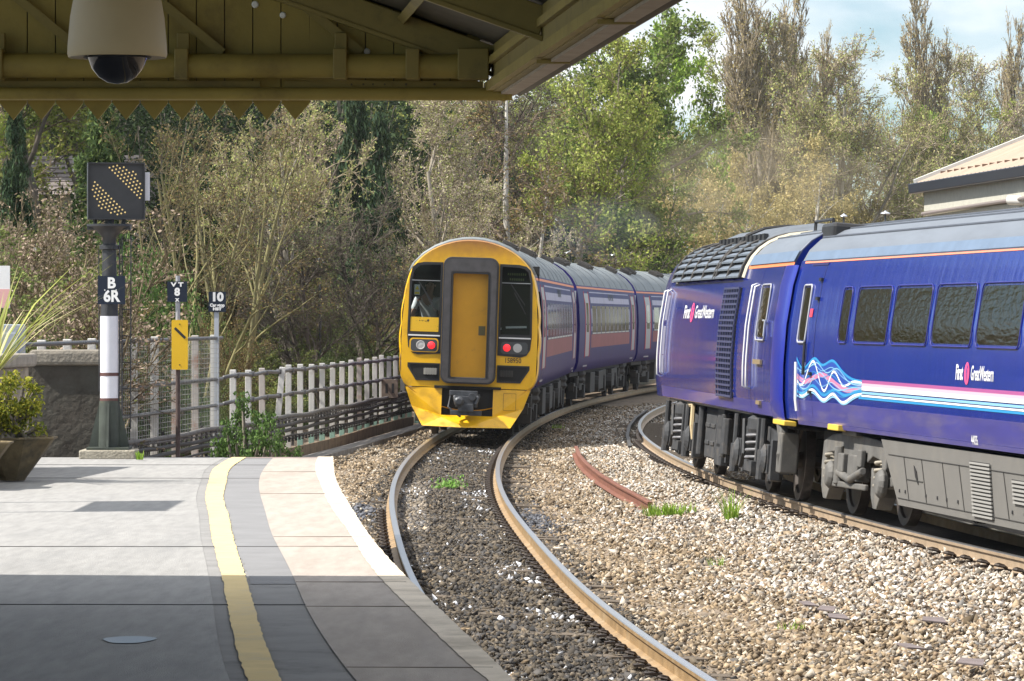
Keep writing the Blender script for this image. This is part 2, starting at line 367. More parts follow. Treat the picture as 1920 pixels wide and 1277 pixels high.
# ---------------------------------------------------------------- tracks
m_rail = mat('rail_steel', (.30, .20, .10), .55, metal=.15, var=.25, vscale=5, dirt=((.38, .29, .18), 3, .5, .7))
m_shine = mat('rail_head', (.55, .55, .56), .3, metal=.9)
m_rust = mat('rusty_rail', (.17, .068, .042), .8, var=.25, vscale=9, bump=.3, bscale=60, dirt=((.12, .04, .03), 4, .5, .7))
m_dkrail = mat('dark_rail', (.06, .055, .05), .6, metal=.2, var=.3)
m_sleep = mat('sleeper_wood', (.12, .095, .07), .9, var=.4, vscale=12, bump=.6, bscale=30, stretch=(.3, 3, 1))
m_clip = mat('rail_clip_steel', (.045, .033, .026), .6, metal=.3, var=.3)
RP = [(-.07, -.159), (.07, -.159), (.07, -.148), (.012, -.128), (.010, -.042), (.034, -.034), (.035, -.006), (.028, 0), (-.028, 0), (-.035, -.006), (-.034, -.034), (-.010, -.042), (-.012, -.128), (-.07, -.148)]
def rail_mesh(mb, pts, prof=RP, top=1):
    """profile swept along pts; the running surface gets material slot 1"""
    n = len(prof); vs = []; fs = []; mi = []
    for i, p in enumerate(pts):
        d = Vector(pts[min(i + 1, len(pts) - 1)]) - Vector(pts[max(i - 1, 0)]); d.z = 0; d.normalize(); s = Vector((d.y, -d.x, 0))
        vs += [Vector(p) + s * u + Vector((0, 0, v)) for u, v in prof]
    for i in range(len(pts) - 1):
        for j in range(n):
            fs.append((i * n + j, i * n + (j + 1) % n, (i + 1) * n + (j + 1) % n, (i + 1) * n + j)); mi.append(1 if top and j in (6, 7, 8) else 0)
    fs += [tuple(range(n))[::-1], tuple((len(pts) - 1) * n + j for j in range(n))]; mi += [0, 0]
    o = len(mb.v); mb.v += [tuple(v) for v in vs]; mb.f += [tuple(k + o for k in f) for f in fs]; mb.m += mi
def rail_pts(f, off, z, y0, y1, step=.8):
    P = []
    y = y0
    while y <= y1:
        s = slope(f, y); c = 1 / math.sqrt(1 + s * s); P.append((float(f(y)) + off * c, y - off * s * c, z)); y += step if y < 120 else 3
    return P
def clip_mesh():
    mb = MB(); pts = [(0, -.05, .0), (.02, -.05, .03), (.06, -.03, .042), (.09, .0, .04), (.075, .035, .036), (.04, .045, .03), (.02, .02, .018)]
    mb.tube(pts, .011, 5); mb.box((.05, 0, .004), (.12, .1, .016)); o = mb.build('rail_clip', m_clip); me = o.data; bpy.data.objects.remove(o); return me
CLIP = clip_mesh()
mb = MB(); mb.box((0, 0, -.075), (2.55, .25, .15)); o = mb.build('sleeper', m_sleep, bevel=.008); SLEEP = o.data; bpy.data.objects.remove(o)
def add(name, me, parent, loc, rz, ry=0):
    o = bpy.data.objects.new(name, me); link(o, parent); o.location = loc; o.rotation_euler = (0, ry, rz); return o
near = thing('railway_track', 'nearer railway track curving past the platform under the yellow fronted train', 'railway track')
mb = MB(); rail_mesh(mb, rail_pts(NEAR, 0, 0, 10, 250)); mb.build('rail', [m_rail, m_shine], near, smooth=35)
mb = MB(); rail_mesh(mb, rail_pts(NEAR, -GAUGE, CANT, 10, 250)); mb.build('rail', [m_rail, m_shine], near, smooth=35)
roll = math.atan(CANT / GAUGE)
y = 24.0; cnt = 0
while y < 80:
    s = slope(NEAR, y); rz = -math.atan(s); c = 1 / math.sqrt(1 + s * s); x = float(NEAR(y))
    add('sleeper', SLEEP, near, (x - .7525 * c, y + .7525 * s * c, CANT / 2 - .196 - .012 * (cnt % 3)), rz, roll)
    q = (x - .078 * c, y + .078 * s * c, -.150); add('rail_clip', CLIP, near, q, rz + math.pi, 0).scale = (1.05, 1.05, 1.05)
    if y > 33:
        q = (x - (GAUGE + .078) * c, y + (GAUGE + .078) * s * c, CANT - .150)
        if cnt % 1 == 0 and y < 50: add('rail_clip', CLIP, near, q, rz + math.pi).scale = (1.05, 1.05, 1.05)
    y += .66; cnt += 1
farT = thing('railway_track', 'further railway track under the blue train on pale ballast', 'railway track')
FZ = .06
mb = MB(); rail_mesh(mb, rail_pts(FAR, 0, FZ, 15, 250)); mb.build('rail', [mat('rail_steel_pale', (.33, .25, .17), .6, metal=.1, var=.2, vscale=4), m_shine], farT, smooth=35)
mb = MB(); rail_mesh(mb, rail_pts(FAR, GAUGE, -FZ, 15, 250)); mb.build('rail', [m_rail, m_shine], farT, smooth=35)
y = 35.0; cnt = 0
while y < 92:
    s = slope(FAR, y); rz = -math.atan(s); c = 1 / math.sqrt(1 + s * s); x = float(FAR(y))
    add('sleeper', SLEEP, farT, (x + .7525 * c, y - .7525 * s * c, -.170), rz, .08)
    if y < 76: add('rail_clip', CLIP, farT, (x - .075 * c, y + .075 * s * c, FZ - .150), rz + math.pi).scale = (1.5, 1.4, 1.5)
    y += .66; cnt += 1
# loose lengths of old rail in the ballast
mb = MB(); B = spline([(37.5, 1.335), (39.5, 1.17), (42, 1.03), (46, .93), (50, .90), (54, .905)])
def gp(px, py, z): d = 7300 * (EYE - z) / (py - 590); return ((px - 960) / 7300 * d, d, z)
rail_mesh(mb, [gp(1219, 941, -.02), gp(1196, 928, -.01), gp(1160, 909, 0), gp(1125, 888, .01), gp(1100, 868, .01), gp(1086, 852, .01), gp(1080, 836, -.02)], top=0)
tag(mb.build('scrap_rail', m_rust, smooth=35), 'rusty red length of old rail lying curved on the ballast between the tracks', 'rail')
mb = MB(); rail_mesh(mb, [gp(1181, 836, -.03), gp(1176, 815, 0), gp(1180, 797, .02), gp(1192, 782, .02), gp(1212, 768, .0)], top=0)
tag(mb.build('scrap_rail', m_dkrail, smooth=35), 'short dark length of rail beside the bend of the far track', 'rail')
# cable trough and kick board along the fence foot
mb = MB(); P = [(float(FENCE(y)) + .62, y, -.12) for y in np.arange(44, 93, 1.2)]
for a, b_ in zip(P[:-1], P[1:]):
    d = Vector(b_) - Vector(a); mb.bar(Vector(a) + d * .01, Vector(b_) - d * .012, .34, .16)
trough = tag(mb.build('cable_trough', mat('trough_concrete', (.17, .16, .15), .9, var=.35, vscale=4, bump=.5, bscale=30), bevel=.01), 'grey concrete cable trough running along the foot of the fence', 'cable trough')
mb = MB(); rr = random.Random(4)
P = [(float(FENCE(y)) + .16, y, -.02 + rr.uniform(-.02, .02)) for y in np.arange(62, 93, 3.1)]
for a, b_ in zip(P[:-1], P[1:]): mb.bar(a, b_, .05, .22)
tag(mb.build('kick_board', mat('old_timber', (.16, .115, .075), .9, var=.4, vscale=5, bump=.4, bscale=20), bevel=.006), 'brown timber board edging the ground along the foot of the fence', 'board')
# slates and litter on the ballast
m_slate = mat('slate', (.16, .13, .125), .7, var=.2)
for i, (px, py, w_, a) in enumerate(((1514, 1133, .13, .3), (1550, 1142, .15, -.2), (1570, 1157, .17, .1), (1750, 1163, .2, 0), (1705, 1213, .16, .5), (1820, 1242, .2, -.2))):
    x, yv, z = gp(px, py, -.1); mb = MB(); mb.prism([(-w_ / 2, -.09), (w_ / 2, -.11), (w_ * .45, .1), (-w_ * .4, .08)], 0, .012, lambda u, v, k: (u, v, k))
    o = mb.build('broken_slate', m_slate); o.location = (x, yv, -.10); o.rotation_euler = (.12, .08, a)
    lab = ('dark broken slate on the ballast, farthest and leftmost of the slates', 'flat grey broken slate just below the farthest slate', 'brownish flat slate lying nearest below the dark slates', 'long grey slate far right below the near rail of the blue train', 'pale grey slate lying on the ballast at lower right', 'slate in the bottom right corner of the ballast')[i]
    tag(o, lab, 'slate', 'broken slates on the ballast')
# ---------------------------------------------------------------- trains
def glass_mat(name, tint, rough=.02):
    m = bpy.data.materials.new(name); m.use_nodes = True; nt = m.node_tree; nt.nodes.clear(); L = nt.links.new
    o = N(nt, 'ShaderNodeOutputMaterial'); t = N(nt, 'ShaderNodeBsdfTransparent'); t.inputs[0].default_value = (*tint, 1)
    g = N(nt, 'ShaderNodeBsdfGlossy'); g.inputs['Roughness'].default_value = rough; f = N(nt, 'ShaderNodeFresnel'); f.inputs[0].default_value = 1.25
    x = N(nt, 'ShaderNodeMixShader'); L(f.outputs[0], x.inputs[0]); L(t.outputs[0], x.inputs[1]); L(g.outputs[0], x.inputs[2]); L(x.outputs[0], o.inputs[0]); return m
m_yellow = mat('train_yellow', (.86, .48, .010), .35, var=.05, vscale=2, coat=.3, dirt=((.48, .25, .03), 3.0, .52, .85))
m_yellow_s = m_yellow.copy(); m_yellow_s.name = 'sooty_yellow'     # exhaust soot has stained the crown of the front
_nt = m_yellow_s.node_tree; _b = _nt.nodes['Principled BSDF']; _c = _b.inputs['Base Color'].links[0].from_socket
_g = N(_nt, 'ShaderNodeTexCoord'); _s = N(_nt, 'ShaderNodeSeparateXYZ'); _r = N(_nt, 'ShaderNodeMapRange'); _r.inputs['From Min'].default_value = 3.42; _r.inputs['From Max'].default_value = 3.95
_n = N(_nt, 'ShaderNodeTexNoise'); _n.inputs['Scale'].default_value = 5; _a = N(_nt, 'ShaderNodeMath', operation='MULTIPLY_ADD'); _a.inputs[1].default_value = .25
_x = N(_nt, 'ShaderNodeMixRGB'); _x.inputs[2].default_value = (.30, .13, .03, 1); _l = _nt.links.new
_l(_g.outputs['Object'], _s.inputs[0]); _l(_g.outputs['Object'], _n.inputs['Vector']); _l(_n.outputs['Fac'], _a.inputs[0]); _l(_s.outputs['Z'], _a.inputs[2]); _l(_a.outputs[0], _r.inputs['Value']); _l(_r.outputs[0], _x.inputs[0]); _l(_c, _x.inputs[1]); _l(_x.outputs[0], _b.inputs['Base Color'])
m_yellow_shade = mat('door_yellow_shaded', (.66, .32, .012), .45, var=.06, vscale=3, dirt=((.4, .2, .03), 5, .6, .8))  # train yellow made darker to carry the shade inside the gangway
m_black = mat('black_rubber', (.02, .02, .022), .5, var=.2)
m_gang = mat('gangway_rubber', (.035, .034, .038), .6, var=.25, vscale=4, dirt=((.09, .07, .07), 5, .6, .8))
m_pane = glass_mat('cab_glass', (.72, .76, .76))
m_dark = mat('dark_inside', (.012, .013, .014), .8)
m_under = mat('underframe_grime', (.035, .033, .032), .75, var=.4, vscale=3, dirt=((.075, .06, .045), 4, .5, .75))
m_navy = mat('railcar_indigo', (.03, .024, .14), .4, var=.12, vscale=2, coat=0, spec=.05, dirt=((.05, .04, .10), 1.3, .55, .85))
m_lilac = mat('lilac_reflection', (.36, .33, .50), .35, var=.1, vscale=2, coat=0, spec=.15, dirt=((.2, .16, .2), 1.5, .55, .85))  # pale sky reflection on the upper side, put into the colour
m_roofg = mat('railcar_roof', (.20, .225, .24), .6, var=.12, vscale=1.2, dirt=((.10, .1, .1), 1.5, .52, .8))
m_win = mat('train_window', (.02, .018, .012), .06, spec=.15)
m_maroon = mat('maroon_reflection', (.26, .06, .085), .35, var=.15, vscale=1.5, spec=.06)  # reddish reflection below the windows, put into the colour
m_red = mat('door_edge_red', (.55, .05, .06), .75, spec=.15)
m_silver = mat('alu_strip', (.55, .56, .58), .35, metal=.5)
m_orange = mat('cant_line', (.75, .22, .08), .45)
m_greyline = mat('grey_line', (.3, .31, .33), .4)
m_whiteline = mat('white_line', (.8, .8, .8), .4)
m_redlamp = mat('tail_lamp', (.9, .03, .04), .3, emit=.55)
m_lens = mat('lamp_lens', (.5, .5, .5), .08, spec=.8)
P158 = [(1.22, .98), (1.30, 1.08), (1.345, 1.25), (1.355, 1.6), (1.355, 2.2), (1.32, 2.7), (1.27, 3.0), (1.215, 3.2)]
R158 = [(1.215, 3.2), (1.13, 3.36), (.95, 3.55), (.72, 3.70), (.46, 3.805), (.2, 3.86), (0, 3.872)]
def px_of(P, z): return float(np.interp(z, [p[1] for p in P], [p[0] for p in P]))
def wheelset(mb, y, hw, r=.42, z0=0):
    for s in (-1, 1):
        M = Matrix.Translation((s * hw, y, r + z0)) @ Matrix.Rotation(R(90), 4, 'Y')
        mb.lathe([(.06, -.09), (.11, -.09), (.12, -.03), (r * .8, -.02), (r * .82, -.05), (r + .0, -.06 * 1), (r, .05), (r + .028 if False else r, .06), (r * .82, .06), (r * .8, .03), (.12, .03), (.1, .09), (0, .1)], 22, M)
    mb.tube([(-hw, y, r + z0), (hw, y, r + z0)], .08, 8)
def side_sheet(prof, s0, s1, z0, z1, side=1, eps=.004, n=1, nz=4):
    def f(u, v):
        z = z0 + (z1 - z0) * v; return (side * (px_of(prof, z) + eps), s0 + (s1 - s0) * u, z)
    return lambda mb: mb.grid(f, n, nz)
def car(label, cat, origin, heading, roll, front, name='railcar', length=22.3, seed=0):
    root = thing(name, label, cat, origin, (0, roll, -math.atan(heading)), 'coupled railcars of the yellow fronted train')
    y0 = .42 if front else .0
    half = P158 + R158[1:]
    full = [(x, z) for x, z in half] + [(-x, z) for x, z in half[::-1][1:]]
    # body sides and floor
    mb = MB(); ny = 12
    def ring(y, prof): return [(x, y, z) for x, z in prof]
    side = P158; secs = [y0 + (length - y0) * i / ny for i in range(ny + 1)]
    for sg in (-1, 1):
        v = []; 
        for y in secs: v += [(sg * x, y, z) for x, z in side]
        k = len(side); mb.add(v, [(i * k + j, (i + 1) * k + j, (i + 1) * k + j + 1, i * k + j + 1) for i in range(1 if front else 0, ny) for j in range(k - 1)])
        if front:      # cab side with its window opening
            y1_ = secs[1]
            for za, zb_, a, b_ in ((.98, 2.0, y0, y1_), (2.9, 3.2, y0, y1_), (2.0, 2.9, 1.45, y1_), (2.0, 2.9, y0, .62)): mb.grid(lambda u, v, za=za, zb_=zb_, a=a, b_=b_: (sg * px_of(P158, za + (zb_ - za) * v), a + (b_ - a) * u, za + (zb_ - za) * v), 2, 6)
    mb.add([(-1.22, y0, .98), (1.22, y0, .98), (1.22, length, .98), (-1.22, length, .98)], [(0, 1, 2, 3)])
    mb.add(ring(length, full), [tuple(range(len(full)))])
    if not front: mb.add(ring(0, full), [tuple(range(len(full)))])
    mb.build('body', m_navy, root, smooth=30)
    mb = MB(); rp_ = [(x, z) for x, z in R158] + [(-x, z) for x, z in R158[::-1][1:]]; k = len(rp_)
    v = []
    for y in secs: v += [(x, y, z) for x, z in rp_]
    mb.add(v, [(i * k + j, (i + 1) * k + j, (i + 1) * k + j + 1, i * k + j + 1) for i in range(ny) for j in range(k - 1)])
    for i in range(9):       # seams of the roof sheets
        y = y0 + .4 + i * 2.4; mb.tube([(x * 1.002, y, z + .004) for x, z in rp_], .012, 4)
    mb.build('roof', m_roofg, root, smooth=40)
    # roof vents and exhaust
    rr = random.Random(seed)
    for y, x in ((2.2, .62), (4.0, .55), (10.2, .6), (11.4, .6), (20.6, .62), (21.4, .58), (3.4, -.6)):
        mb = MB(); z = px_of([(q[1], q[0]) for q in R158][::-1], x) if False else float(np.interp(abs(x), [q[0] for q in R158][::-1], [q[1] for q in R158][::-1]))
        mb.box((x, y, z + .05), (.32, .8, .10), Matrix.Rotation(R(24) * (1 if x > 0 else -1), 3, 'Y'))
        for q in range(5): mb.box((x, y - .3 + q * .15, z + .11), (.28, .03, .04), Matrix.Rotation(R(24) * (1 if x > 0 else -1), 3, 'Y'))
        mb.build('roof_vent', m_under, root, bevel=.01)
    # painted-in reflections (lilac upper side, maroon band), orange line, windows, doors
    for sg in (1, -1):
        mb = MB(); side_sheet(P158, 3.9, 19.0, 2.02, 3.05, sg, .0025, 8)(mb); mb.build('upper_side_sheen', m_lilac, root, smooth=True)
        mb = MB(); side_sheet(P158, 3.9, 19.0, 1.58, 1.93, sg, .0025, 8)(mb); mb.build('lower_side_sheen', m_maroon, root, smooth=True)
        mb = MB(); side_sheet(P158, y0 + .05, length, 3.12, 3.17, sg, .004, 8, 1)(mb); mb.build('roof_edge_line', m_orange, root)
        for a in (1.9, 20.0):
            mb = MB(); side_sheet(P158, a, a + 1.3, 1.1, 3.0, sg, .005, 1, 6)(mb); d = mb.build('door', mat('door_grey', (.30, .31, .36), .35, var=.1), root, smooth=True)
            mb = MB(); side_sheet(P158, a + .3, a + 1.0, 2.0, 2.75, sg, .009, 1)(mb); mb.build('door_window', m_win, d)
            for e in (a - .10, a + 1.34):
                mb = MB(); side_sheet(P158, e - .02, e + .15, 1.05, 3.05, sg, .007, 1, 6)(mb); mb.build('door_edge', m_red, root)
        for i in range(9):
            a = 4.2 + i * 1.62
            mb = MB(); side_sheet(P158, a, a + 1.38, 1.98, 2.68, sg, .006, 1)(mb); wn = mb.build('window', m_win, root, smooth=True)
            mb = MB()
            for q in (a, a + 1.35): side_sheet(P158, q, q + .03, 1.96, 2.70, sg, .011, 1)(mb)
            side_sheet(P158, a - .02, a + 1.4, 1.94, 1.975, sg, .012, 1, 1)(mb)
            mb.build('window_frame', m_silver, wn)
        mb = MB()
        for q in (10.6, 11.3, 12.0): side_sheet(P158, q, q + .3, 2.84, 3.02, sg, .008, 1)(mb)
        mb.build('side_vent', m_black, root)
    # underframe
    mb = MB()
    mb.box((0, length / 2, .93), (2.2, length - .8, .16))
    for y, l, x, h in ((6.6, 1.6, .85, .55), (8.7, 1.9, -.8, .6), (9.0, 1.7, .9, .5), (11.2, 2.0, .8, .62), (11.5, 2, -.85, .55), (13.6, 1.2, .9, .5), (15.2, 1.3, -.8, .5), (15.4, 1.1, .85, .6)):
        mb.box((x, y, .9 - h / 2), (.75, l, h))
    for y in (7.8, 10.1, 12.8, 14.6):
        mb.tube([(1.12, y, .86), (1.12, y + .6, .5), (1.12, y + 1.1, .48)], .06, 6)
        M = Matrix.Translation((1.0, y + .2, .55)) @ Matrix.Rotation(R(90), 4, 'Y'); mb.lathe([(0, -.3), (.22, -.3), (.24, 0), (.22, .3), (0, .3)], 12, M)
    mb.build('underframe', m_under, root, bevel=.015)
    for yc in (3.4, length - 3.5):
        for q in (-1.3, 1.3): mb = MB(); wheelset(mb, yc + q, .7525); mb.build('wheelset', m_under, root, smooth=40)
        mb = MB()
        for sg in (-1, 1):
            mb.box((sg * 1.02, yc, .56), (.16, 3.1, .22)); mb.box((sg * 1.02, yc, .74), (.2, 1.2, .2))
            for q in (-1.3, 1.3):
                mb.box((sg * 1.03, yc + q, .42), (.26, .34, .34)); mb.tube([(sg * 1.08, yc + q + .3, .35), (sg * 1.08, yc + q + .3, .8)], .07, 8)
            mb.lathe([(.26, .55), (.3, .62), (.26, .7), (.3, .78), (.26, .88)], 12, Matrix.Translation((sg * .98, yc, .1)))
            mb.tube([(sg * 1.12, yc - .5, .5), (sg * 1.12, yc + .4, .85)], .05, 6)
        mb.build('bogie', m_under, root, bevel=.01)
    if not front:
        for ye in (-.3,):
            mb = MB(); mb.box((0, ye, 2.2), (1.1, .6, 2.3)); mb.build('gangway', m_gang, root, bevel=.05)
            mb = MB(); mb.tube([(1.18, -.02, 1.0), (1.24, -.05, 1.8), (1.2, -.03, 3.05)], .035, 6); mb.build('end_pipe', m_silver, root)
        return root
    # ------------------------------------------------ cab front
    FR = lambda u, v, a: (u, a, v)
    wl = [(-1.19, 2.02), (-.565, 2.02), (-.565, 3.385), (-.93, 3.375), (-1.06, 3.35), (-1.13, 3.28), (-1.175, 3.05)]
    wr = [(-u, v) for u, v in wl[::-1]]
    outer = [(1.16, .98), (1.26, 1.06), (1.315, 1.2), (1.325, 1.7), (1.325, 2.2), (1.285, 2.7), (1.235, 3.0), (1.18, 3.2), (1.09, 3.36), (.92, 3.54), (.70, 3.68), (.45, 3.775), (.2, 3.83), (0, 3.84)]
    outer = outer + [(-u, v) for u, v in outer[::-1][1:]]
    mb = MB(); mb.prism(outer, 0, .035, FR, (wl, wr))
    # rounded return from the front plate back to the body
    full_o = [(x, z) for x, z in (P158[:1] + P158[1:] + R158[1:])]; full_o = full_o + [(-x, z) for x, z in full_o[::-1][1:]]
    def at(prof, t):   # resample by polar angle round (0, 2.3)
        pass
    import bisect
    def polar(prof):
        q = sorted((math.atan2(z - 2.3, x), math.hypot(x, z - 2.3)) for x, z in prof); return [a for a, _ in q], [b for _, b in q]
    pa, pr = polar(outer); qa, qr = polar(full_o); K = 96; rings = []
    for fr, y in ((0, .0), (.45, .018), (.8, .07), (1, .17), (1.0, .42)):
        ring_ = []
        for j in range(K):
            a = -math.pi + 2 * math.pi * j / K
            r0 = np.interp(a, pa, pr, period=2 * math.pi); r1 = np.interp(a, qa, qr, period=2 * math.pi); rr_ = r0 + (r1 - r0) * fr
            ring_.append((rr_ * math.cos(a), y, 2.3 + rr_ * math.sin(a)))
        rings += ring_
    mb.add(rings, [(i * K + j, (i + 1) * K + j, (i + 1) * K + (j + 1) % K, i * K + (j + 1) % K) for i in range(4) for j in range(K)])
    shell = mb.build('cab_front', m_yellow_s, root, smooth=38)
    mb = MB(); mb.tube([(x * 1.0, .30, z + .012) for x, z in rp_], .05, 6); mb.tube([(x * 1.0, .16, z + .005) for x, z in rp_[1:-1]], .04, 6); mb.build('roof_end_trim', m_roofg, root, smooth=True)
    mb = MB(); mb.tube([(x * .985, .05, z - .055) for x, z in R158[:5]], .008, 4); mb.tube([(-x * .985, .05, z - .055) for x, z in R158[:5]], .008, 4); mb.build('roof_edge_line', m_orange, root)
    # windscreens with the black surround, lamp panel under it
    for sg in (-1, 1):
        po = [(.555, 1.63), (1.0, 1.60), (1.12, 1.64), (1.19, 1.75), (1.215, 2.0), (1.20, 3.05), (1.155, 3.30), (1.07, 3.375), (.93, 3.405), (.555, 3.41)]
        ph = [(.60, 2.04), (1.175, 2.04), (1.155, 3.04), (1.11, 3.26), (1.04, 3.325), (.92, 3.35), (.60, 3.36)]
        mb = MB(); mb.prism([(sg * u, v) for u, v in po], -.018, .0 - .001, FR, ([(sg * u, v) for u, v in ph],)); fr = mb.build('windscreen_frame', m_black, root)
        mb = MB(); mb.prism([(sg * u, v) for u, v in ph], -.006, -.002, FR); mb.build('windscreen', m_pane, root)
        mb = MB(); mb.prism([(sg * .62, 3.06), (sg * 1.14, 3.06), (sg * 1.10, 3.25), (sg * 1.03, 3.315), (sg * .62, 3.34)], .05, .09, FR); bx = mb.build('destination_box', m_dark, root)
        mb = MB(); mb.box((sg * .88, -.012, 3.045), (.56, .012, .014)); mb.build('screen_bar', m_greyline, root)
        mb = MB(); mb.box((sg * .885, -.026, 1.975), (.62, .012, .026)); mb.build('white_bar', m_whiteline, root)
        # wiper
        mb = MB(); mb.bar((sg * .90 - .12, -.03, 3.02), (sg * .90 + .16, -.035, 2.62), .012, .02); mb.bar((sg * .88 - .03, -.04, 2.86), (sg * .88 + .2, -.04, 2.45), .02, .02); mb.build('wiper', m_black, root)
        # lamps
        mb = MB(); mb.prism([(sg * u, v) for u, v in rrect(.62, 1.665, 1.14, 1.90, .06)], -.026, -.019, FR); mb.build('lamp_panel', mat('lamp_panel_grey', (.07, .075, .08), .3), root)
        if sg < 0:
            mb = MB(); mb.prism([(sg * u, v) for u, v in rrect(.60, 1.65, 1.165, 1.925, .07)], -.023, -.019, FR, ([(sg * u, v) for u, v in rrect(.625, 1.67, 1.14, 1.90, .06)],)); mb.build('lamp_panel_edge', m_yellow, root)
        Mx = lambda x, z: Matrix.Translation((x, -.024, z)) @ Matrix.Rotation(R(90), 4, 'X')
        mb = MB(); mb.lathe([(.085, -.005), (.088, .012), (.078, .016), (.07, .008), (0, .012)], 20, Mx(sg * .945, 1.785)); mb.build('headlight', m_lens, root, smooth=40)
        mb = MB(); mb.lathe([(.075, -.005), (.072, .018), (.055, .03), (0, .036)], 20, Mx(sg * .735, 1.785)); mb.build('tail_light', m_redlamp, root, smooth=40)
        # slot with jumper sockets
        so = [(.56, 1.10), (1.02, 1.10), (1.19, 1.36), (1.19, 1.44), (.56, 1.44)]; si = [(.58, 1.135), (1.0, 1.135), (1.14, 1.35), (1.14, 1.41), (.58, 1.41)]
        mb = MB(); mb.prism([(sg * u, v) for u, v in so], -.022, -.0005, FR, ([(sg * u, v) for u, v in si],)); sl = mb.build('socket_recess', m_black, root)
        mb = MB(); mb.prism([(sg * u, v) for u, v in si], -.006, -.002, FR); mb.build('recess_back', m_dark, sl)
        mb = MB()
        mb.box((sg * .74, -.025, 1.28), (.26, .03, .12))
        for q in range(5): mb.box((sg * (.64 + q * .05), -.045, 1.28), (.02, .02, .13))
        mb.build('socket', mat('socket_grey', (.35, .34, .31), .5) if sg < 0 else m_under, sl)
    mb = MB(); mb.prism([(-1.165, 2.05), (-.61, 2.05), (-.61, 2.33), (-1.16, 2.33)], -.010, -.007, FR); bl = mb.build('lower_screen_panel', mat('spattered_yellow', (.75, .45, .02), .5, dirt=((.02, .02, .015), 9, .60, .64)), root)
    mb = MB(); mb.box((-1.05, .002, 2.86), (.11, .004, .2)); st = mb.build('warning_label', m_whiteline, root)
    mb = MB(); mb.prism([(-1.09, 2.86), (-1.01, 2.86), (-1.05, 2.94)], -.002, -.0005, FR); mb.box((-1.05, -.001, 2.795), (.09, .002, .04)); mb.build('warning_symbol', mat('label_yellow', (.75, .55, .02), .5), st)
    mb = MB()
    for j, zz_ in enumerate((3.22, 3.12)):
        for q in range(9 - 2 * j): mb.box((.885 + (q - 4 + j) * .042, .046, zz_), (.026, .003, .045))
    mb.build('destination_dots', mat('blind_green', (.16, .2, .06), .6), root)
    # gangway
    ga = rrect(-.535, 1.06, .535, 3.52, .16, 5); gi = rrect(-.345, 1.185, .345, 3.2, .03, 3)
    mb = MB(); mb.prism(ga, -.20, .0, FR, (gi,)); gw = mb.build('gangway', m_gang, root, smooth=35, bevel=.012)
    mb = MB(); mb.prism(rrect(-.505, 1.09, .505, 3.48, .15, 5), -.215, -.19, FR, (rrect(-.38, 1.15, .38, 3.24, .03, 3),)); mb.build('gangway_face', mat('gangway_face_rubber', (.055, .052, .056), .55, var=.3, vscale=5, dirt=((.12, .07, .06), 6, .62, .8)), gw, smooth=35)
    mb = MB(); mb.prism(rrect(-.345, 1.185, .345, 3.2, .03, 3), -.035, -.005, FR); dr = mb.build('gangway_door', m_yellow_shade, root)
    mb = MB(); mb.box((.24, -.04, 2.1), (.13, .02, .18)); mb.build('lock_box', mat('lock_recess', (.12, .1, .04), .6), dr)
    mb = MB()
    for x in (-.355, .355): mb.box((x, -.21, 2.2), (.02, .03, 2.0))
    mb.box((0, -.21, 3.21), (.7, .03, .02)); mb.build('door_surround', m_black, gw)
    # number, lower apron, coupler
    mb = MB(); letters(mb, '158950', .135, lambda u, v: (.86 + u, -.004, 1.535 + v), .82, .0025); mb.build('number', mat('number_ink', (.05, .03, .02), .6), root)
    mb = MB()
    for sg in (-1, 1):
        A = [(sg * 1.19, .02, .965), (sg * .50, -.0, .965), (sg * .50, -.05, .46), (sg * .12, -.16, .34), (0, -.2, .33)]
        # upper apron plate and the V shaped plough under it
        v = [(sg * 1.22, .03, .965), (sg * .50, -.03, .965), (sg * .50, -.07, .44), (sg * 1.09, .02, .60), (0, -.22, .345), (0, -.07, .44), (sg * .50, -.13, .40)]
        mb.add(v, [(0, 1, 2, 3), (3, 2, 6), (2, 5, 4, 6)])
        w_ = [(sg * 1.09, .02, .60), (sg * .50, -.13, .40), (0, -.22, .345), (0, -.36, .215), (sg * .86, -.16, .225)]
        mb.add(w_, [(0, 1, 4), (1, 2, 3, 4)])
        bk = [(sg * 1.22, .07, .965), (sg * 1.09, .06, .60), (sg * .86, .1, .225), (0, .1, .215)]
        mb.add(bk + [(sg * 1.22, .03, .965), (sg * 1.09, .02, .60), (sg * .86, -.16, .225), (0, -.36, .215)], [(0, 1, 5, 4), (1, 2, 6, 5), (2, 3, 7, 6)])
    ap = mb.build('apron', m_yellow, root)
    mb = MB(); mb.prism(rrect(.70, .56, .95, .9, .015, 2), -.024, -.021, lambda u, v, a: (u, a + .0 - .012 - (u - .95) * -.05, v), (rrect(.708, .568, .942, .892, .012, 2),)); mb.build('apron_hatch', mat('hatch_gap', (.3, .15, .02), .7), ap)
    mb = MB(); mb.box((0, .05, .74), (.98, .04, .64)); mb.box((0, -.02, .985), (1.3, .1, .05)); mb.build('coupler_recess', m_dark, root)
    mb = MB(); mb.box((0, -.28, .72), (.42, .3, .22)); mb.box((0, -.42, .60), (.30, .12, .16)); mb.box((-.06, -.3, .88), (.55, .12, .1))
    for x in (-.22, .22): mb.tube([(x, -.1, .82), (x, -.4, .8), (x * .8, -.45, .66)], .045, 8)
    mb.lathe([(0, .0), (.09, .0), (.1, .1), (.06, .14), (0, .14)], 12, Matrix.Translation((-.13, -.42, .72)) @ Matrix.Rotation(R(90), 4, 'X'))
    mb.lathe([(0, .0), (.07, .0), (.08, .1), (0, .1)], 12, Matrix.Translation((.12, -.42, .82)) @ Matrix.Rotation(R(90), 4, 'X'))
    mb.box((0, -.36, .5), (.6, .1, .1)); mb.tube([(-.3, -.2, .9), (-.35, -.3, .6), (-.1, -.35, .42)], .025, 6)
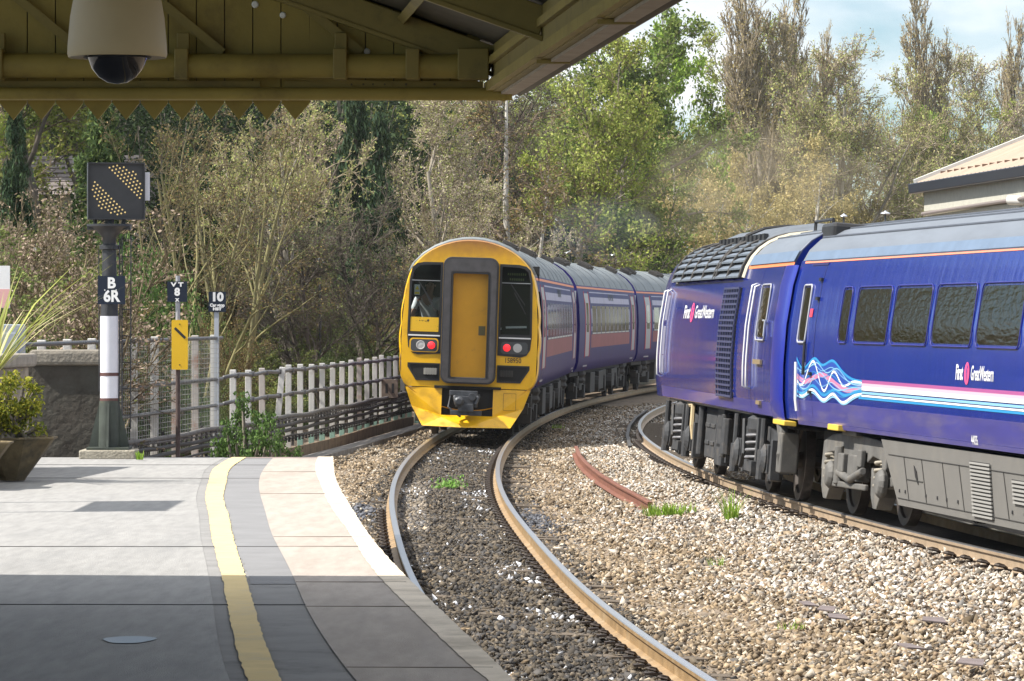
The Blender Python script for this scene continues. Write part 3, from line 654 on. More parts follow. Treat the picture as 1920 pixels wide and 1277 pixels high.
    mb.build('coupler', mat('coupler_steel', (.07, .075, .085), .45, metal=.4, var=.4), root, bevel=.012)
    # cab inside
    mb = MB(); mb.box((0, 1.7, 2.2), (2.5, .04, 2.4)); mb.box((0, .9, 1.22), (2.5, 1.6, .04)); mb.box((-.9, .18, 1.75), (.6, .3, .5)); mb.box((.9, .22, 1.85), (.6, .35, .4)); mb.build('cab_interior', m_dark, root)
    mb = MB(); mb.bar((.7, .12, 2.18), (1.1, .1, 2.2), .1, .04); mb.box((.55, .3, 2.15), (.1, .1, .04)); mb.build('papers', m_whiteline, root)
    return root
def near_center(y): return float(NEAR(y)) - .7525
cars = []
y = 75.8
for k in range(4):
    a, b_ = near_center(y + 3.4), near_center(y + 18.6); h = (b_ - a) / 15.2
    x0 = a - 3.4 * h
    if k == 0: x0 = -.893
    lab = ('railcar with the yellow gangwayed front and red tail lamps facing the platform', 'second railcar, middle of the train, with a row of windows behind the yellow fronted car',
           'third railcar mostly behind the blue train on the bend', 'fourth railcar farthest round the bend behind the blue train')[k]
    cars.append(car(lab, 'railcar', (x0, y, CANT / 2), h, .033, k == 0, seed=k))
    y += 22.95 / math.sqrt(1 + h * h)
    if k == 2: break

# driver in the cab: one skinned body, clothes and hair on it
def skinned(name, J, E, m, parent=None, root=0, sub=2):
    me = bpy.data.meshes.new(name); me.from_pydata([j[0] for j in J], E, []); o = bpy.data.objects.new(name, me); COL.objects.link(o)
    sk = o.modifiers.new('s', 'SKIN'); sk.use_smooth_shade = True
    for i, j in enumerate(J):
        d = me.skin_vertices[0].data[i]; r_ = j[1]; d.radius = r_ if isinstance(r_, tuple) else (r_, r_); d.use_root = i == root
    sb = o.modifiers.new('u', 'SUBSURF'); sb.levels = sb.render_levels = sub
    dg = bpy.context.evaluated_depsgraph_get(); dg.update(); me2 = bpy.data.meshes.new_from_object(o.evaluated_get(dg)); bpy.data.objects.remove(o)
    me2.materials.clear(); me2.materials.append(m); me2.polygons.foreach_set('use_smooth', [True] * len(me2.polygons))
    o = bpy.data.objects.new(name, me2); link(o, parent); return o
m_skin = mat('skin', (.46, .27, .19), .6); m_shirt = mat('white_shirt', (.85, .87, .9), .8, var=.05, vscale=8); m_trous = mat('dark_trousers', (.03, .03, .04), .9); m_hair = mat('dark_hair', (.03, .02, .015), .8)
c0 = cars[0]; c0m = Matrix.Translation(c0.location) @ c0.rotation_euler.to_matrix().to_4x4()
pl = thing('person', 'person in a white shirt leaning behind the left windscreen of the yellow front', 'person', c0m @ Vector((-.90, .80, 1.24)), c0.rotation_euler[:])
# leaning to the right of the window, near arm hanging to the desk
J = [((.06, .1, .92), (.15, .11)), ((.05, .08, 1.08), (.145, .10)), ((.02, .03, 1.28), (.17, .11)), ((.0, -.0, 1.44), (.15, .10)), ((.03, -.05, 1.54), .06), ((.05, -.09, 1.62), (.075, .085)), ((.06, -.10, 1.73), (.085, .1)), ((.06, -.10, 1.79), (.06, .07)),
     ((-.19, -.02, 1.42), .06), ((-.27, -.12, 1.17), .048), ((-.24, -.30, .98), .036), ((-.22, -.36, .93), (.04, .025)),
     ((.2, .0, 1.42), .06), ((.28, .02, 1.15), .048), ((.24, -.2, .99), .036), ((.22, -.27, .95), (.04, .025)),
     ((-.04, .12, .86), .1), ((-.07, .06, .48), .065), ((-.08, .12, .08), .045), ((-.08, -.05, .04), .04),
     ((.16, .12, .86), .1), ((.18, .08, .48), .065), ((.18, .12, .08), .045), ((.18, -.05, .04), .04)]
E_ = [(0, 1), (1, 2), (2, 3), (3, 4), (4, 5), (5, 6), (6, 7), (3, 8), (8, 9), (9, 10), (10, 11), (3, 12), (12, 13), (13, 14), (14, 15), (0, 16), (16, 17), (17, 18), (18, 19), (0, 20), (20, 21), (21, 22), (22, 23)]
for q, (hx, hy, hz) in enumerate(((-.22, -.36, .93), (.22, -.27, .95))):   # fingers and thumb
    hi = 11 if q == 0 else 15
    for f, (dx, ln) in enumerate(((-.032, .07), (-.011, .08), (.011, .075), (.032, .06))):
        b0 = len(J); J += [((hx + dx, hy - .04, hz - .01), .009), ((hx + dx, hy - .04 - ln * .6, hz - .02), .008), ((hx + dx, hy - .04 - ln, hz - .045), .007)]; E_ += [(hi, b0), (b0, b0 + 1), (b0 + 1, b0 + 2)]
    b0 = len(J); sgn = 1 if q == 0 else -1; J += [((hx + sgn * .05, hy - .01, hz - .01), .010), ((hx + sgn * .065, hy - .05, hz - .02), .009)]; E_ += [(hi, b0), (b0, b0 + 1)]
body = skinned('body', J, E_, m_skin, pl)
skinned('shirt', [((.06, .1, .90), (.172, .132)), ((.05, .08, 1.08), (.165, .122)), ((.02, .03, 1.28), (.19, .132)), ((.0, -.0, 1.45), (.165, .115)), ((-.2, -.02, 1.43), .08), ((-.265, -.10, 1.2), .068), ((.21, .0, 1.43), .08), ((.275, .01, 1.2), .068)], [(0, 1), (1, 2), (2, 3), (3, 4), (4, 5), (3, 6), (6, 7)], m_shirt, pl)
skinned('trousers', [((.06, .1, .90), (.168, .128)), ((-.04, .12, .84), .115), ((-.07, .06, .48), .08), ((-.08, .12, .10), .07), ((.16, .12, .84), .115), ((.18, .08, .48), .08), ((.18, .12, .10), .07)], [(0, 1), (1, 2), (2, 3), (0, 4), (4, 5), (5, 6)], m_trous, pl)
skinned('hair', [((.06, -.06, 1.72), (.092, .1)), ((.06, -.07, 1.80), (.085, .09)), ((.06, -.03, 1.66), (.08, .07))], [(2, 0), (0, 1)], m_hair, pl)
mb = MB()
for sx in (-.032, .032): mb.lathe([(0, -.012), (.012, 0), (0, .012)], 8, Matrix.Translation((.06 + sx, -.185, 1.725)))
mb.build('eyes', m_black, pl)
mb = MB(); mb.tube([(.06, -.18, 1.73), (.06, -.215, 1.69), (.06, -.19, 1.675)], [.01, .018, .014], 6); mb.build('nose', m_skin, pl, smooth=True)
mb = MB(); mb.tube([(.03, -.178, 1.645), (.06, -.188, 1.643), (.09, -.178, 1.645)], .007, 5); mb.build('mouth', mat('lips', (.35, .13, .11), .6), pl)
for s_ in (-1, 1):
    mb = MB(); mb.lathe([(0, -.03), (.016, 0), (0, .03)], 8, Matrix.Translation((.06 + s_ * .092, -.09, 1.71))); mb.build('ear', m_skin, pl, smooth=True)
# ---------------------------------------------------------------- blue train: power car and coach
MK3 = [(1.15, .3), (1.24, .9), (1.30, 1.05), (1.345, 1.3), (1.37, 1.7), (1.37, 2.2), (1.325, 2.7), (1.26, 3.0), (1.17, 3.2)]
MKR = [(1.262, 2.99), (1.19, 3.14), (1.06, 3.28), (.88, 3.40), (.66, 3.47), (.42, 3.53), (.2, 3.56), (0, 3.57)]
def blue_mat():
    m = mat('train_blue', (.009, .026, .24), .13, var=.07, vscale=1.5, coat=.4, dirt=((.03, .03, .22), 1.6, .58, .9), bump=.35, bscale=2.2, stretch=(1, 2.6, .3))
    return m
m_blue = blue_mat()
m_bluelow = mat('train_blue_dusty', (.045, .045, .25), .3, var=.15, vscale=2, coat=.2, dirt=((.12, .105, .22), 2.2, .48, .75), stretch=(1, .35, 2))
m_cool = mat('roof_cool_grey', (.135, .155, .185), .5, var=.12, vscale=1.0, dirt=((.10, .11, .13), 1.2, .5, .85), stretch=(2.4, .5, 2.4))
m_roofdk = mat('roof_ridge_dark', (.055, .065, .085), .6, var=.2)
m_lightblue = mat('roof_edge_blue', (.12, .17, .25), .4, var=.15, vscale=2)
m_skirt = mat('grey_skirt', (.155, .15, .14), .65, var=.06, vscale=2.5, dirt=((.20, .185, .16), 2.2, .55, .9))
m_bog = mat('bogie_grey', (.105, .102, .096), .7, var=.3, vscale=4, dirt=((.19, .17, .14), 3, .5, .8))
m_bogdk = mat('bogie_dark', (.04, .042, .046), .65, var=.35, vscale=4, dirt=((.11, .09, .07), 4, .52, .8))
m_ystep = mat('step_yellow', (.70, .48, .06), .5, dirt=((.3, .25, .15), 6, .55, .7))
m_hand = mat('handrail_white', (.72, .72, .70), .4)
m_brass = mat('spring_rust', (.26, .235, .19), .7, var=.3)
mw = bpy.data.materials.new('coach_window_glass'); mw.use_nodes = True
_b = mw.node_tree.nodes['Principled BSDF']; _b.inputs['Base Color'].default_value = (.012, .009, .006, 1); _b.inputs['Roughness'].default_value = .02; _b.inputs['IOR'].default_value = 1.3
_t = N(mw.node_tree, 'ShaderNodeTexCoord'); _n = N(mw.node_tree, 'ShaderNodeTexNoise'); _n.inputs['Scale'].default_value = 11; _n.inputs['Detail'].default_value = 4
_p = N(mw.node_tree, 'ShaderNodeBump'); _p.inputs['Strength'].default_value = .12; _p.inputs['Distance'].default_value = .05
_m = N(mw.node_tree, 'ShaderNodeMapping'); _m.inputs['Scale'].default_value = (1, .45, 1.6); mw.node_tree.links.new(_t.outputs['Object'], _m.inputs['Vector']); mw.node_tree.links.new(_m.outputs[0], _n.inputs['Vector']); mw.node_tree.links.new(_n.outputs['Fac'], _p.inputs['Height']); mw.node_tree.links.new(_p.outputs[0], _b.inputs['Normal'])
def sx(z): return px_of(MK3, z)
def on(s, z, eps=.004): return (-(sx(z) + eps), s, z)          # on the platform-side flank
def patch(name, s0, s1, z0, z1, m, parent, eps=.004, n=1, nz=6):
    mb = MB(); mb.grid(lambda u, v: on(s0 + (s1 - s0) * u, z0 + (z1 - z0) * v, eps), n, nz); return mb.build(name, m, parent, smooth=True)
def decal(name, outl, m, parent, eps, hole=None, nz=8):
    """rounded shapes laid on the curved flank: cut into horizontal strips"""
    mb = MB(); z0 = min(p[1] for p in outl); z1 = max(p[1] for p in outl)
    def span(z):
        xs = []
        for i in range(len(outl)):
            a, b = outl[i], outl[(i + 1) % len(outl)]
            if (a[1] - z) * (b[1] - z) <= 0 and a[1] != b[1]: xs.append(a[0] + (b[0] - a[0]) * (z - a[1]) / (b[1] - a[1]))
        return (min(xs), max(xs)) if xs else (0, 0)
    zs = sorted(set([z0 + (z1 - z0) * i / nz for i in range(nz + 1)] + [p[1] for p in outl]))
    zs = [min(max(z, z0 + 1e-5), z1 - 1e-5) for z in zs]
    vs = []; 
    for z in zs: a, b = span(z); vs += [on(a, z, eps), on(b, z, eps)]
    mb.add(vs, [(2 * i, 2 * i + 1, 2 * i + 3, 2 * i + 2) for i in range(len(zs) - 1)]); return mb.build(name, m, parent, smooth=True)
def ribbon(mb, pts, w, eps, n=60):
    """painted curved line: pts (s, z) through a spline, w width or function of t"""
    f = spline(pts) if pts[0][0] < pts[-1][0] else spline(pts[::-1]); a, b = sorted((pts[0][0], pts[-1][0])); vs = []
    for i in range(n + 1):
        t = i / n; s = a + (b - a) * t; z = float(f(s)); dz = float(f(s + .01) - f(s - .01)) / .02; ww = (w(t) if callable(w) else w) * math.sqrt(1 + dz * dz) ** .8
        vs += [on(s, z - ww / 2, eps), on(s, z + ww / 2, eps)]
    mb.add(vs, [(2 * i, 2 * i + 2, 2 * i + 3, 2 * i + 1) for i in range(n)])
def window_hst(s1, s0, z0, z1, parent, name='window'):
    g = decal(name, rrect(s0, z0, s1, z1, .07), mw, parent, .006)
    mb = MB(); pts = [on(u, v, .012) for u, v in rrect(s0 - .03, z0 - .03, s1 + .03, z1 + .03, .09)]
    mb.tube(pts, .007, 6, closed=True); mb.build('window_frame', mat('window_rim_blue', (.02, .022, .2), .4), g, smooth=True)
    return g
def spring(mb, x, y, z0, z1, r, turns=4):
    k = turns * 10; mb.tube([(x + r * math.cos(i * .628), y + r * math.sin(i * .628), z0 + (z1 - z0) * i / k) for i in range(k + 1)], .022, 6)
    mb.lathe([(r * .45, z0), (r * .45, z1)], 8, Matrix.Translation((x, y, 0)))
def logo(parent, s, z, size, k=1.0):
    """white lettering with the pink emblem between the words; reading direction runs towards the camera (-s)"""
    fn = lambda u, v: on(s - u, z + v, .0055)
    mb = MB(); letters(mb, 'First', size, lambda u, v: fn(u - .02, v), .78 * k, .007, 'RIGHT'); mb.build('lettering', m_whiteline, parent)
    mb = MB(); letters(mb, 'GreatWestern', size * .98, lambda u, v: fn(u + .30 * k, v), .72 * k, .003, 'LEFT'); mb.build('lettering', m_whiteline, parent)
    mb = MB(); mb.add([fn(.135 * k + .10 * k * math.cos(a), .115 * size / .24 * 1.15 * math.sin(a)) for a in [i * .3927 for i in range(16)]], [tuple(range(16))])
    e = mb.build('emblem', mat('emblem_pink', (.72, .08, .22), .4), parent)
    mb = MB(); letters(mb, 'f', size * .95, lambda u, v: on(s - (u + .135 * k), z + v, .008), .9 * k, .006); mb.build('emblem_letter', mat('emblem_violet', (.16, .05, .25), .4), e)
CO_H, CO_ROLL = -.136, .08
coach = thing('coach', 'blue passenger coach with dark windows and wave graphics at the right edge', 'coach', (4.66, 47.6, 0), (0, CO_ROLL, -math.atan(CO_H)))
LEN = 22.6
side = [p for p in MK3 if .9 < p[1] <= 3.0]
def shell(root, s0, s1, ny, ends=True):
    mb = MB(); k = len(side); secs = [s0 + (s1 - s0) * i / ny for i in range(ny + 1)]
    for sg in (-1, 1):
        v = []
        for y in secs: v += [(sg * x, y, z) for x, z in side]
        mb.add(v, [(i * k + j, (i + 1) * k + j, (i + 1) * k + j + 1, i * k + j + 1) for i in range(ny) for j in range(k - 1)])
    mb.add([(-1.2, s0, .96), (1.2, s0, .96), (1.2, s1, .96), (-1.2, s1, .96)], [(0, 1, 2, 3)])
    pr = side + MKR[1:]; pr = pr + [(-x, z) for x, z in pr[::-1][1:]]
    for y in (s0, s1): mb.add([(x, y, z) for x, z in pr], [tuple(range(len(pr)))])
    return mb.build('body', m_blue, root, smooth=30)
def roof(root, s0, s1, m, name='roof', prof=MKR, ribs=(), eps=0):
    pr = prof + [(-x, z) for x, z in prof[::-1][1:]]; k = len(pr); ny = 10; mb = MB(); v = []
    for i in range(ny + 1): v += [(x, s0 + (s1 - s0) * i / ny, z + eps) for x, z in pr]
    mb.add(v, [(i * k + j, (i + 1) * k + j, (i + 1) * k + j + 1, i * k + j + 1) for i in range(ny) for j in range(k - 1)])
    o = mb.build(name, m, root, smooth=40)
    if ribs:
        mb = MB()
        for x in ribs:
            z = float(np.interp(abs(x), [q[0] for q in prof][::-1], [q[1] for q in prof][::-1])); mb.tube([(x, s0, z + eps), (x, s1, z + eps)], .02, 6)
        mb.build('roof_rib', m_roofdk, o, smooth=True)
    return o
shell(coach, -LEN, .55, 20)
roof(coach, -LEN, .5, m_cool, ribs=(-1.02, -.8, -.56, -.3, 0, .3, .56, .8, 1.02))
patch('roof_edge_band', -LEN, .3, 3.0, 3.11, m_lightblue, coach, .004 + .015, 1, 3)
mb = MB(); mb.grid(lambda u, v: on(.3 - (LEN + .3) * u, 2.965 + .035 * v, .006), 1, 1); mb.build('roof_edge_line', mat('cant_line_salmon', (.85, .27, .16), .4), coach)
mb = MB(); mb.tube([(-(sx(3.0) + .0), -LEN, 3.0), (-(sx(3.0) + .0), 0, 3.0)], .018, 6); mb.build('gutter', m_lightblue, coach)
patch('lower_side', -LEN, -.1, 1.0, 1.30, m_bluelow, coach, .003, 6, 4)
window_hst(-2.36, -2.78, 2.03, 2.62, coach, 'narrow_window')
for i in range(10): window_hst(-3.14 - 1.845 * i, -3.14 - 1.845 * i - 1.60, 2.03, 2.62, coach)
# end door
mb = MB()
for s in (-1.02,): mb.grid(lambda u, v: on(s - .018 * u, 1.1 + 1.82 * v, .005), 1, 8)
mb.grid(lambda u, v: on(-.18 - .9 * u, 2.93 + .03 * v, .008), 1, 1)
dr = mb.build('door', mat('door_gap', (.012, .008, .08), .5), coach)
decal('door_window', rrect(-.52, 2.02, -.14, 2.66, .04), mw, dr, .007)
mb = MB(); mb.tube([on(u, v, .012) for u, v in rrect(-.55, 1.99, -.11, 2.69, .05)], .014, 6, closed=True); mb.build('door_window_frame', mat('frame_grey', (.35, .36, .4), .4), dr, smooth=True)
mb = MB(); mb.tube([on(-.30, 1.75, .05), on(-.32, 1.3, .05), on(-.33, 1.16, .05)], .02, 6); mb.build('handle', m_hand, dr); mb = MB(); mb.tube([on(-.62, 2.0, .03), on(-.62, 1.6, .03)], .018, 6); mb.build('door_rail', m_black, dr)
mb = MB(); mb.grid(lambda u, v: on(-.63 - .16 * u, 2.30 + .1 * v, .009), 1, 1); mb.build('door_lamp', mat('door_lamp_red', (.8, .05, .1), .3), dr)
mb = MB()
for z in (2.75, 2.52, 1.62, 1.4): mb.box(on(-.98, z, .02), (.03, .12, .04))
mb.build('hinge', m_black, dr)
# wave graphics
cy = mat('wave_cyan', (.03, .30, .62), .3, coat=.3); wh = m_whiteline; pk = mat('wave_pink', (.62, .22, .38), .35, coat=.3); lb = mat('wave_pale_blue', (.25, .52, .75), .35, coat=.3); mid = mat('wave_blue', (.018, .07, .40), .3, coat=.3)
q = lambda L_: [(-.12 - (x - 1497) * .0296, 1.80 - (y - 672) * .0055) for x, y in L_]
top = q([(1497, 672), (1510, 694), (1532, 671), (1546, 684), (1564, 674), (1580, 690), (1598, 708), (1618, 713)])
low = q([(1497, 738), (1511, 754), (1528, 739), (1552, 758), (1568, 744), (1582, 759), (1600, 748), (1618, 737)])
ft, fl = spline(top[::-1]), spline(low[::-1])
mb = MB(); vs = []
for i in range(61):
    s = top[-1][0] + (top[0][0] - top[-1][0]) * i / 60; a, b = float(fl(s)), float(ft(s)); vs += [on(s, a + (b - a) * k / 4, .0045) for k in range(5)]
mb.add(vs, [(i * 5 + k, (i + 1) * 5 + k, (i + 1) * 5 + k + 1, i * 5 + k + 1) for i in range(60) for k in range(4)]); mb.build('wave_fill', mid, coach, smooth=True)
for nm, pts, m, w_, e in (('wave', top, cy, .03, .006), ('wave', low, wh, .032, .0062), ('wave', q([(1497, 716), (1511, 728), (1530, 677), (1552, 739), (1567, 698), (1583, 722), (1600, 717), (1618, 717)]), wh, .028, .0072),
                         ('wave', q([(1497, 708), (1513, 722), (1535, 710), (1550, 706), (1572, 722), (1592, 733), (1618, 724)]), pk, .06, .0066), ('wave', q([(1497, 742), (1512, 748), (1530, 730), (1550, 748), (1570, 735), (1586, 744), (1604, 738), (1618, 733)]), cy, .035, .0069),
                         ('wave', q([(1497, 690), (1515, 700), (1537, 680), (1555, 700), (1574, 690), (1592, 712), (1618, 720)]), lb, .014, .0075), ('wave', q([(1497, 725), (1520, 735), (1541, 700), (1560, 722), (1580, 735), (1600, 728), (1618, 727)]), lb, .014, .0077), ('wave', q([(1497, 752), (1512, 757), (1529, 745), (1552, 763), (1569, 750), (1584, 763), (1602, 752), (1618, 741)]), lb, .02, .0079)):
    mb = MB(); ribbon(mb, pts, w_, e); mb.build(nm, m, coach, smooth=True)
rw = random.Random(8)
for k in range(4):       # fine strands between the outer waves
    f_ = .15 + k * .22; pts = []
    for (xa, za), i in zip(top, range(99)):
        za2 = float(fl(min(max(xa, low[-1][0]), low[0][0]))); zt = float(ft(xa)); e = (xa - top[-1][0]) / (top[0][0] - top[-1][0]); pts.append((xa, za2 + (zt - za2) * min(.97, max(.03, f_ + rw.uniform(-.07, .07) * e))))
    mb = MB(); ribbon(mb, pts, .009, .0082 + k * .0001); mb.build('wave', (cy, lb)[k % 2], coach, smooth=True)
for z0, z1, m in ((1.555, 1.592, mat('stripe_purple', (.42, .10, .30), .3, coat=.3)), (1.52, 1.555, mat('stripe_pink', (.8, .5, .6), .3, coat=.3)), (1.475, 1.52, wh), (1.435, 1.462, lb), (1.405, 1.425, wh), (1.375, 1.40, cy)):
    patch('stripe', -LEN, -3.55, z0, z1, m, coach, .0058, 1, 1)
logo(coach, -8.25, 1.735, .21, 1.0)
mb = MB(); letters(mb, '44035', .13, lambda u, v: on(-8.65 - u, 1.07 + v, .006), .8, .002); mb.build('lettering', m_whiteline, coach)
mb = MB(); mb.box((-1.30, -2.3, 1.02), (.1, .55, .07)); mb.build('step_plate', m_ystep, coach, bevel=.01)
# grey skirt with hatches and louvres
def sk(s, z, e=0): return (-(1.235 - (.95 - z) * .14 + e), s, z)
mb = MB(); o_ = [(-4.30, .955), (-4.95, .26), (-18.2, .26), (-18.9, .955)]
mb.prism(o_, 0, -.05, lambda u, v, a: sk(u, v, a)); sk_o = mb.build('skirt', m_skirt, coach)
mb = MB()
def groove(s0, z0, s1, z1): mb.bar(sk(s0, z0, .002), sk(s1, z1, .002), .006, .014, up=(-1, 0, 0))
groove(-4.62, .80, -18.5, .80)
for s, zt in ((-5.35, .80), (-6.15, .80), (-7.05, .80), (-7.75, .80), (-9.5, .80), (-10.6, .8), (-12.2, .8), (-13.6, .8)): groove(s, zt, s - .12, .33)
groove(-5.4, .56, -6.15, .56); groove(-4.95, .34, -18.2, .34)
mb.build('skirt_seam', mat('seam_dark', (.045, .043, .04), .8), sk_o)
mb = MB()
for s in (-5.05, -5.32, -6.25, -6.75, -7.15, -7.62, -9.75, -10.2): mb.box(sk(s, .42, .002), (.012, .04, .035))
mb.prism([(-5.80, .72), (-5.84, .60), (-5.95, .52), (-5.90, .66)], 0, .008, lambda u, v, a: sk(u, v, a + .003)); mb.build('latch', m_black, sk_o)
def louvre(s0, s1, z0, z1, n):
    mb = MB(); mb.prism([(s0, z0), (s1, z0), (s1 + .06, z1), (s0 + .06, z1)], .001, .003, lambda u, v, a: sk(u, v, a)); l = mb.build('louvre', m_black, sk_o)
    mb = MB()
    for i in range(n):
        z = z0 + (z1 - z0) * (i + .5) / n; mb.bar(sk(s0 + .02, z, .014), sk(s1 - .0, z, .014), .018, (z1 - z0) / n * .55, up=(0, 0, 1))
    mb.build('louvre_slat', mat('slat_grey', (.27, .265, .25), .6), l)
louvre(-9.05, -8.25, .30, .86, 15); louvre(-10.35, -9.85, .50, .74, 6); louvre(-13.0, -12.2, .30, .86, 15)
mb = MB(); mb.box((0, -LEN / 2, .9), (2.0, LEN - .6, .14)); mb.box((-.2, -11.5, .6), (1.7, 12, .6)); mb.box((.3, -2.6, .78), (1.2, 2.6, .3)); mb.build('underframe', m_dark, coach)
def trailer_bogie(root, yc):
    for q in (-1.3, 1.3): mb = MB(); wheelset(mb, yc + q, .7525, .457); mb.build('wheelset', mat('wheel_steel', (.06, .05, .045), .5, metal=.3, var=.4, dirt=((.2, .17, .13), 2, .55, .8)), root, smooth=40)
    mb = MB()
    for sg in (-1, 1):
        X = sg * 1.07; out = [(-1.62, .62), (-1.6, .86), (-1.2, .93), (-.6, .95), (.5, .97), (1.2, .93), (1.66, .84), (1.70, .5), (1.5, .46), (1.42, .7), (.95, .74), (.75, .66), (-.7, .66), (-.95, .74), (-1.4, .7), (-1.5, .5)]
        mb.prism([(yc + u, v) for u, v in out], X - .07, X + .07, lambda u, v, a: (a, u, v))
        for q in (-1.3, 1.3):
            dn = 1 if q > 0 else -1
            br = [(q - .28, .62), (q - .22, .3), (q - .08, .16), (q + .1, .16), (q + .24, .3), (q + .3, .62), (q + .15, .5), (q - .12, .5)]
            mb.prism([(yc + u, v) for u, v in br], X - .09, X + .10, lambda u, v, a: (a, u, v))
            mb.lathe([(.0, -.0), (.14, 0), (.17, .06), (.12, .11), (0, .12)], 14, Matrix.Translation((X + sg * .07, yc + q - .38, .46)) @ Matrix.Rotation(R(90) * sg, 4, 'Y'))
            mb.bar((X, yc + q - .35, .46), (X, yc + q - .7, .52), .1, .12)
        mb.box((X + sg * .06, yc - .25, .58), (.16, .5, .3)); mb.box((X + sg * .1, yc + .3, .62), (.12, .28, .22)); mb.tube([(X + sg * .12, yc - .75, .56), (X + sg * .14, yc - .2, .44), (X + sg * .12, yc + .5, .5)], .05, 8)
        mb.tube([(X + sg * .1, yc + .55, .36), (X + sg * .1, yc + .6, .8)], .07, 8); mb.box((X + sg * .12, yc - .6, .7), (.06, .2, .2)); mb.bar((X + sg * .1, yc - .9, .38), (X + sg * .1, yc + .9, .36), .05, .07)
        mb.box((X - sg * .1, yc, 1.0), (.5, .7, .12))
    mb.box((0, yc, .62), (1.9, .5, .3))
    b = mb.build('bogie', m_bog, root, bevel=.015)
    for sg in (-1, 1):
        for q in (-1.3, 1.3): mb = MB(); spring(mb, sg * 1.08, yc + q + .02, .38, .72, .095); mb.build('spring', m_brass, b, smooth=True)
trailer_bogie(coach, -2.6); trailer_bogie(coach, -19.3)

# ------------------------------------------------ power car
pc = thing('power_car', 'blue diesel power car with side grille and black roof louvres ahead of the coach', 'locomotive', (4.55, 48.0, 0), (0, .08, -math.atan(-.075)))
PL = 13.1
shell(pc, .3, PL, 12)
# tapering nose beyond the visible flank
mb = MB(); pr = side + MKR[1:]; pr = pr + [(-x, z) for x, z in pr[::-1][1:]]; k = len(pr); secs = [(0, 1, 0), (.7, .985, .0), (1.6, .93, .0), (2.8, .82, .02), (3.8, .66, .05), (4.4, .5, .1)]; v = []
for s, c_, dz in secs:
    for x, z in pr:
        hz = 1.05 + (z - 1.05) * (1 if z < 1.9 else 1 - (1 - c_) * 1.1 * (z - 1.9) / 1.8); v.append((x * c_, PL + s, hz))
mb.add(v, [(i * k + j, (i + 1) * k + j, (i + 1) * k + (j + 1) % k, i * k + (j + 1) % k) for i in range(5) for j in range(k)] + [tuple(5 * k + j for j in range(k))]); mb.build('nose', m_blue, pc, smooth=35)
PR = [(1.262, 2.99), (1.19, 3.14), (1.08, 3.27), (.92, 3.38), (.70, 3.46), (.42, 3.51), (.2, 3.53), (0, 3.535)]
roof(pc, .3, 4.45, m_cool, prof=PR, ribs=(-.9, -.6, -.3, .3, .6, .9))
roof(pc, 4.45, PL, mat('roof_louvre_bay', (.03, .033, .038), .6), 'roof_louvre_bay', PR)
mb = MB(); mb.grid(lambda u, v: on(.3 + 4.15 * u, 2.95 + .055 * v, .006), 1, 1); mb.build('roof_edge_line', m_orange, pc)
mb = MB(); mb.grid(lambda u, v: on(12.85 + .35 * u, 2.98 + .06 * v, .006), 1, 1); mb.build('roof_edge_line', m_orange, pc)
patch('roof_edge_band', .3, 4.4, 3.0, 3.14, m_lightblue, pc, .022, 1, 3)
# roof joint hoop, louvre bay with slats
def roof_pt(x, y, e=0): return (x, y, float(np.interp(abs(x), [q_[0] for q_ in PR][::-1], [q_[1] for q_ in PR][::-1])) + e)
PRp = [(1.262, 2.83)] + PR
def around(t):   # distance from the louvre foot up over the roof edge
    xs = [1.303, 1.262, 1.19, 1.08, .92, .70, .42]; zs = [2.83, 2.99, 3.14, 3.27, 3.38, 3.46, 3.51]; d = [0]
    for i in range(6): d.append(d[-1] + math.hypot(xs[i + 1] - xs[i], zs[i + 1] - zs[i]))
    t = t * d[-1]; return float(np.interp(t, d, xs)), float(np.interp(t, d, zs))
mb = MB(); v = []
for i in range(13):
    x, z = around(i / 12); v += [(-x - .012, 4.7, z), (-x - .012, 12.55, z)]
mb.add(v, [(2 * i, 2 * i + 1, 2 * i + 3, 2 * i + 2) for i in range(12)]); lv = mb.build('louvre_panel', m_black, pc, smooth=True)
m_slat = mat('louvre_steel', (.16, .19, .23), .4, metal=.3, var=.25)
mb = MB()
for i in range(9):
    x, z = around((i + .3) / 10.5); x2, z2 = around((i + .75) / 10.5)
    mb.add([(-x - .075, 4.75, z - .004), (-x - .075, 12.5, z - .004), (-x2 - .018, 12.5, z2), (-x2 - .018, 4.75, z2), (-x - .075, 4.75, z - .03), (-x - .075, 12.5, z - .03), (-x2 - .018, 12.5, z2 - .03), (-x2 - .018, 4.75, z2 - .03)], [(0, 1, 2, 3), (4, 5, 6, 7), (0, 1, 5, 4), (0, 3, 7, 4), (1, 2, 6, 5)])
mb.build('louvre_slat', m_slat, lv)
for y in (4.72, 6.0, 7.25, 7.5, 8.8, 10.1, 11.3, 12.52):
    mb = MB(); mb.tube([(-around(i / 8)[0] - .05, y, around(i / 8)[1] + .005) for i in range(9)], .03, 5); mb.build('louvre_bar', m_under, lv)
for y in (4.55, 12.72):
    mb = MB(); mb.tube([(-around(i / 8)[0] - .015, y, around(i / 8)[1]) for i in range(9)], .035, 6); mb.build('edge_strip', mat('strip_cream', (.6, .55, .42), .5), lv)
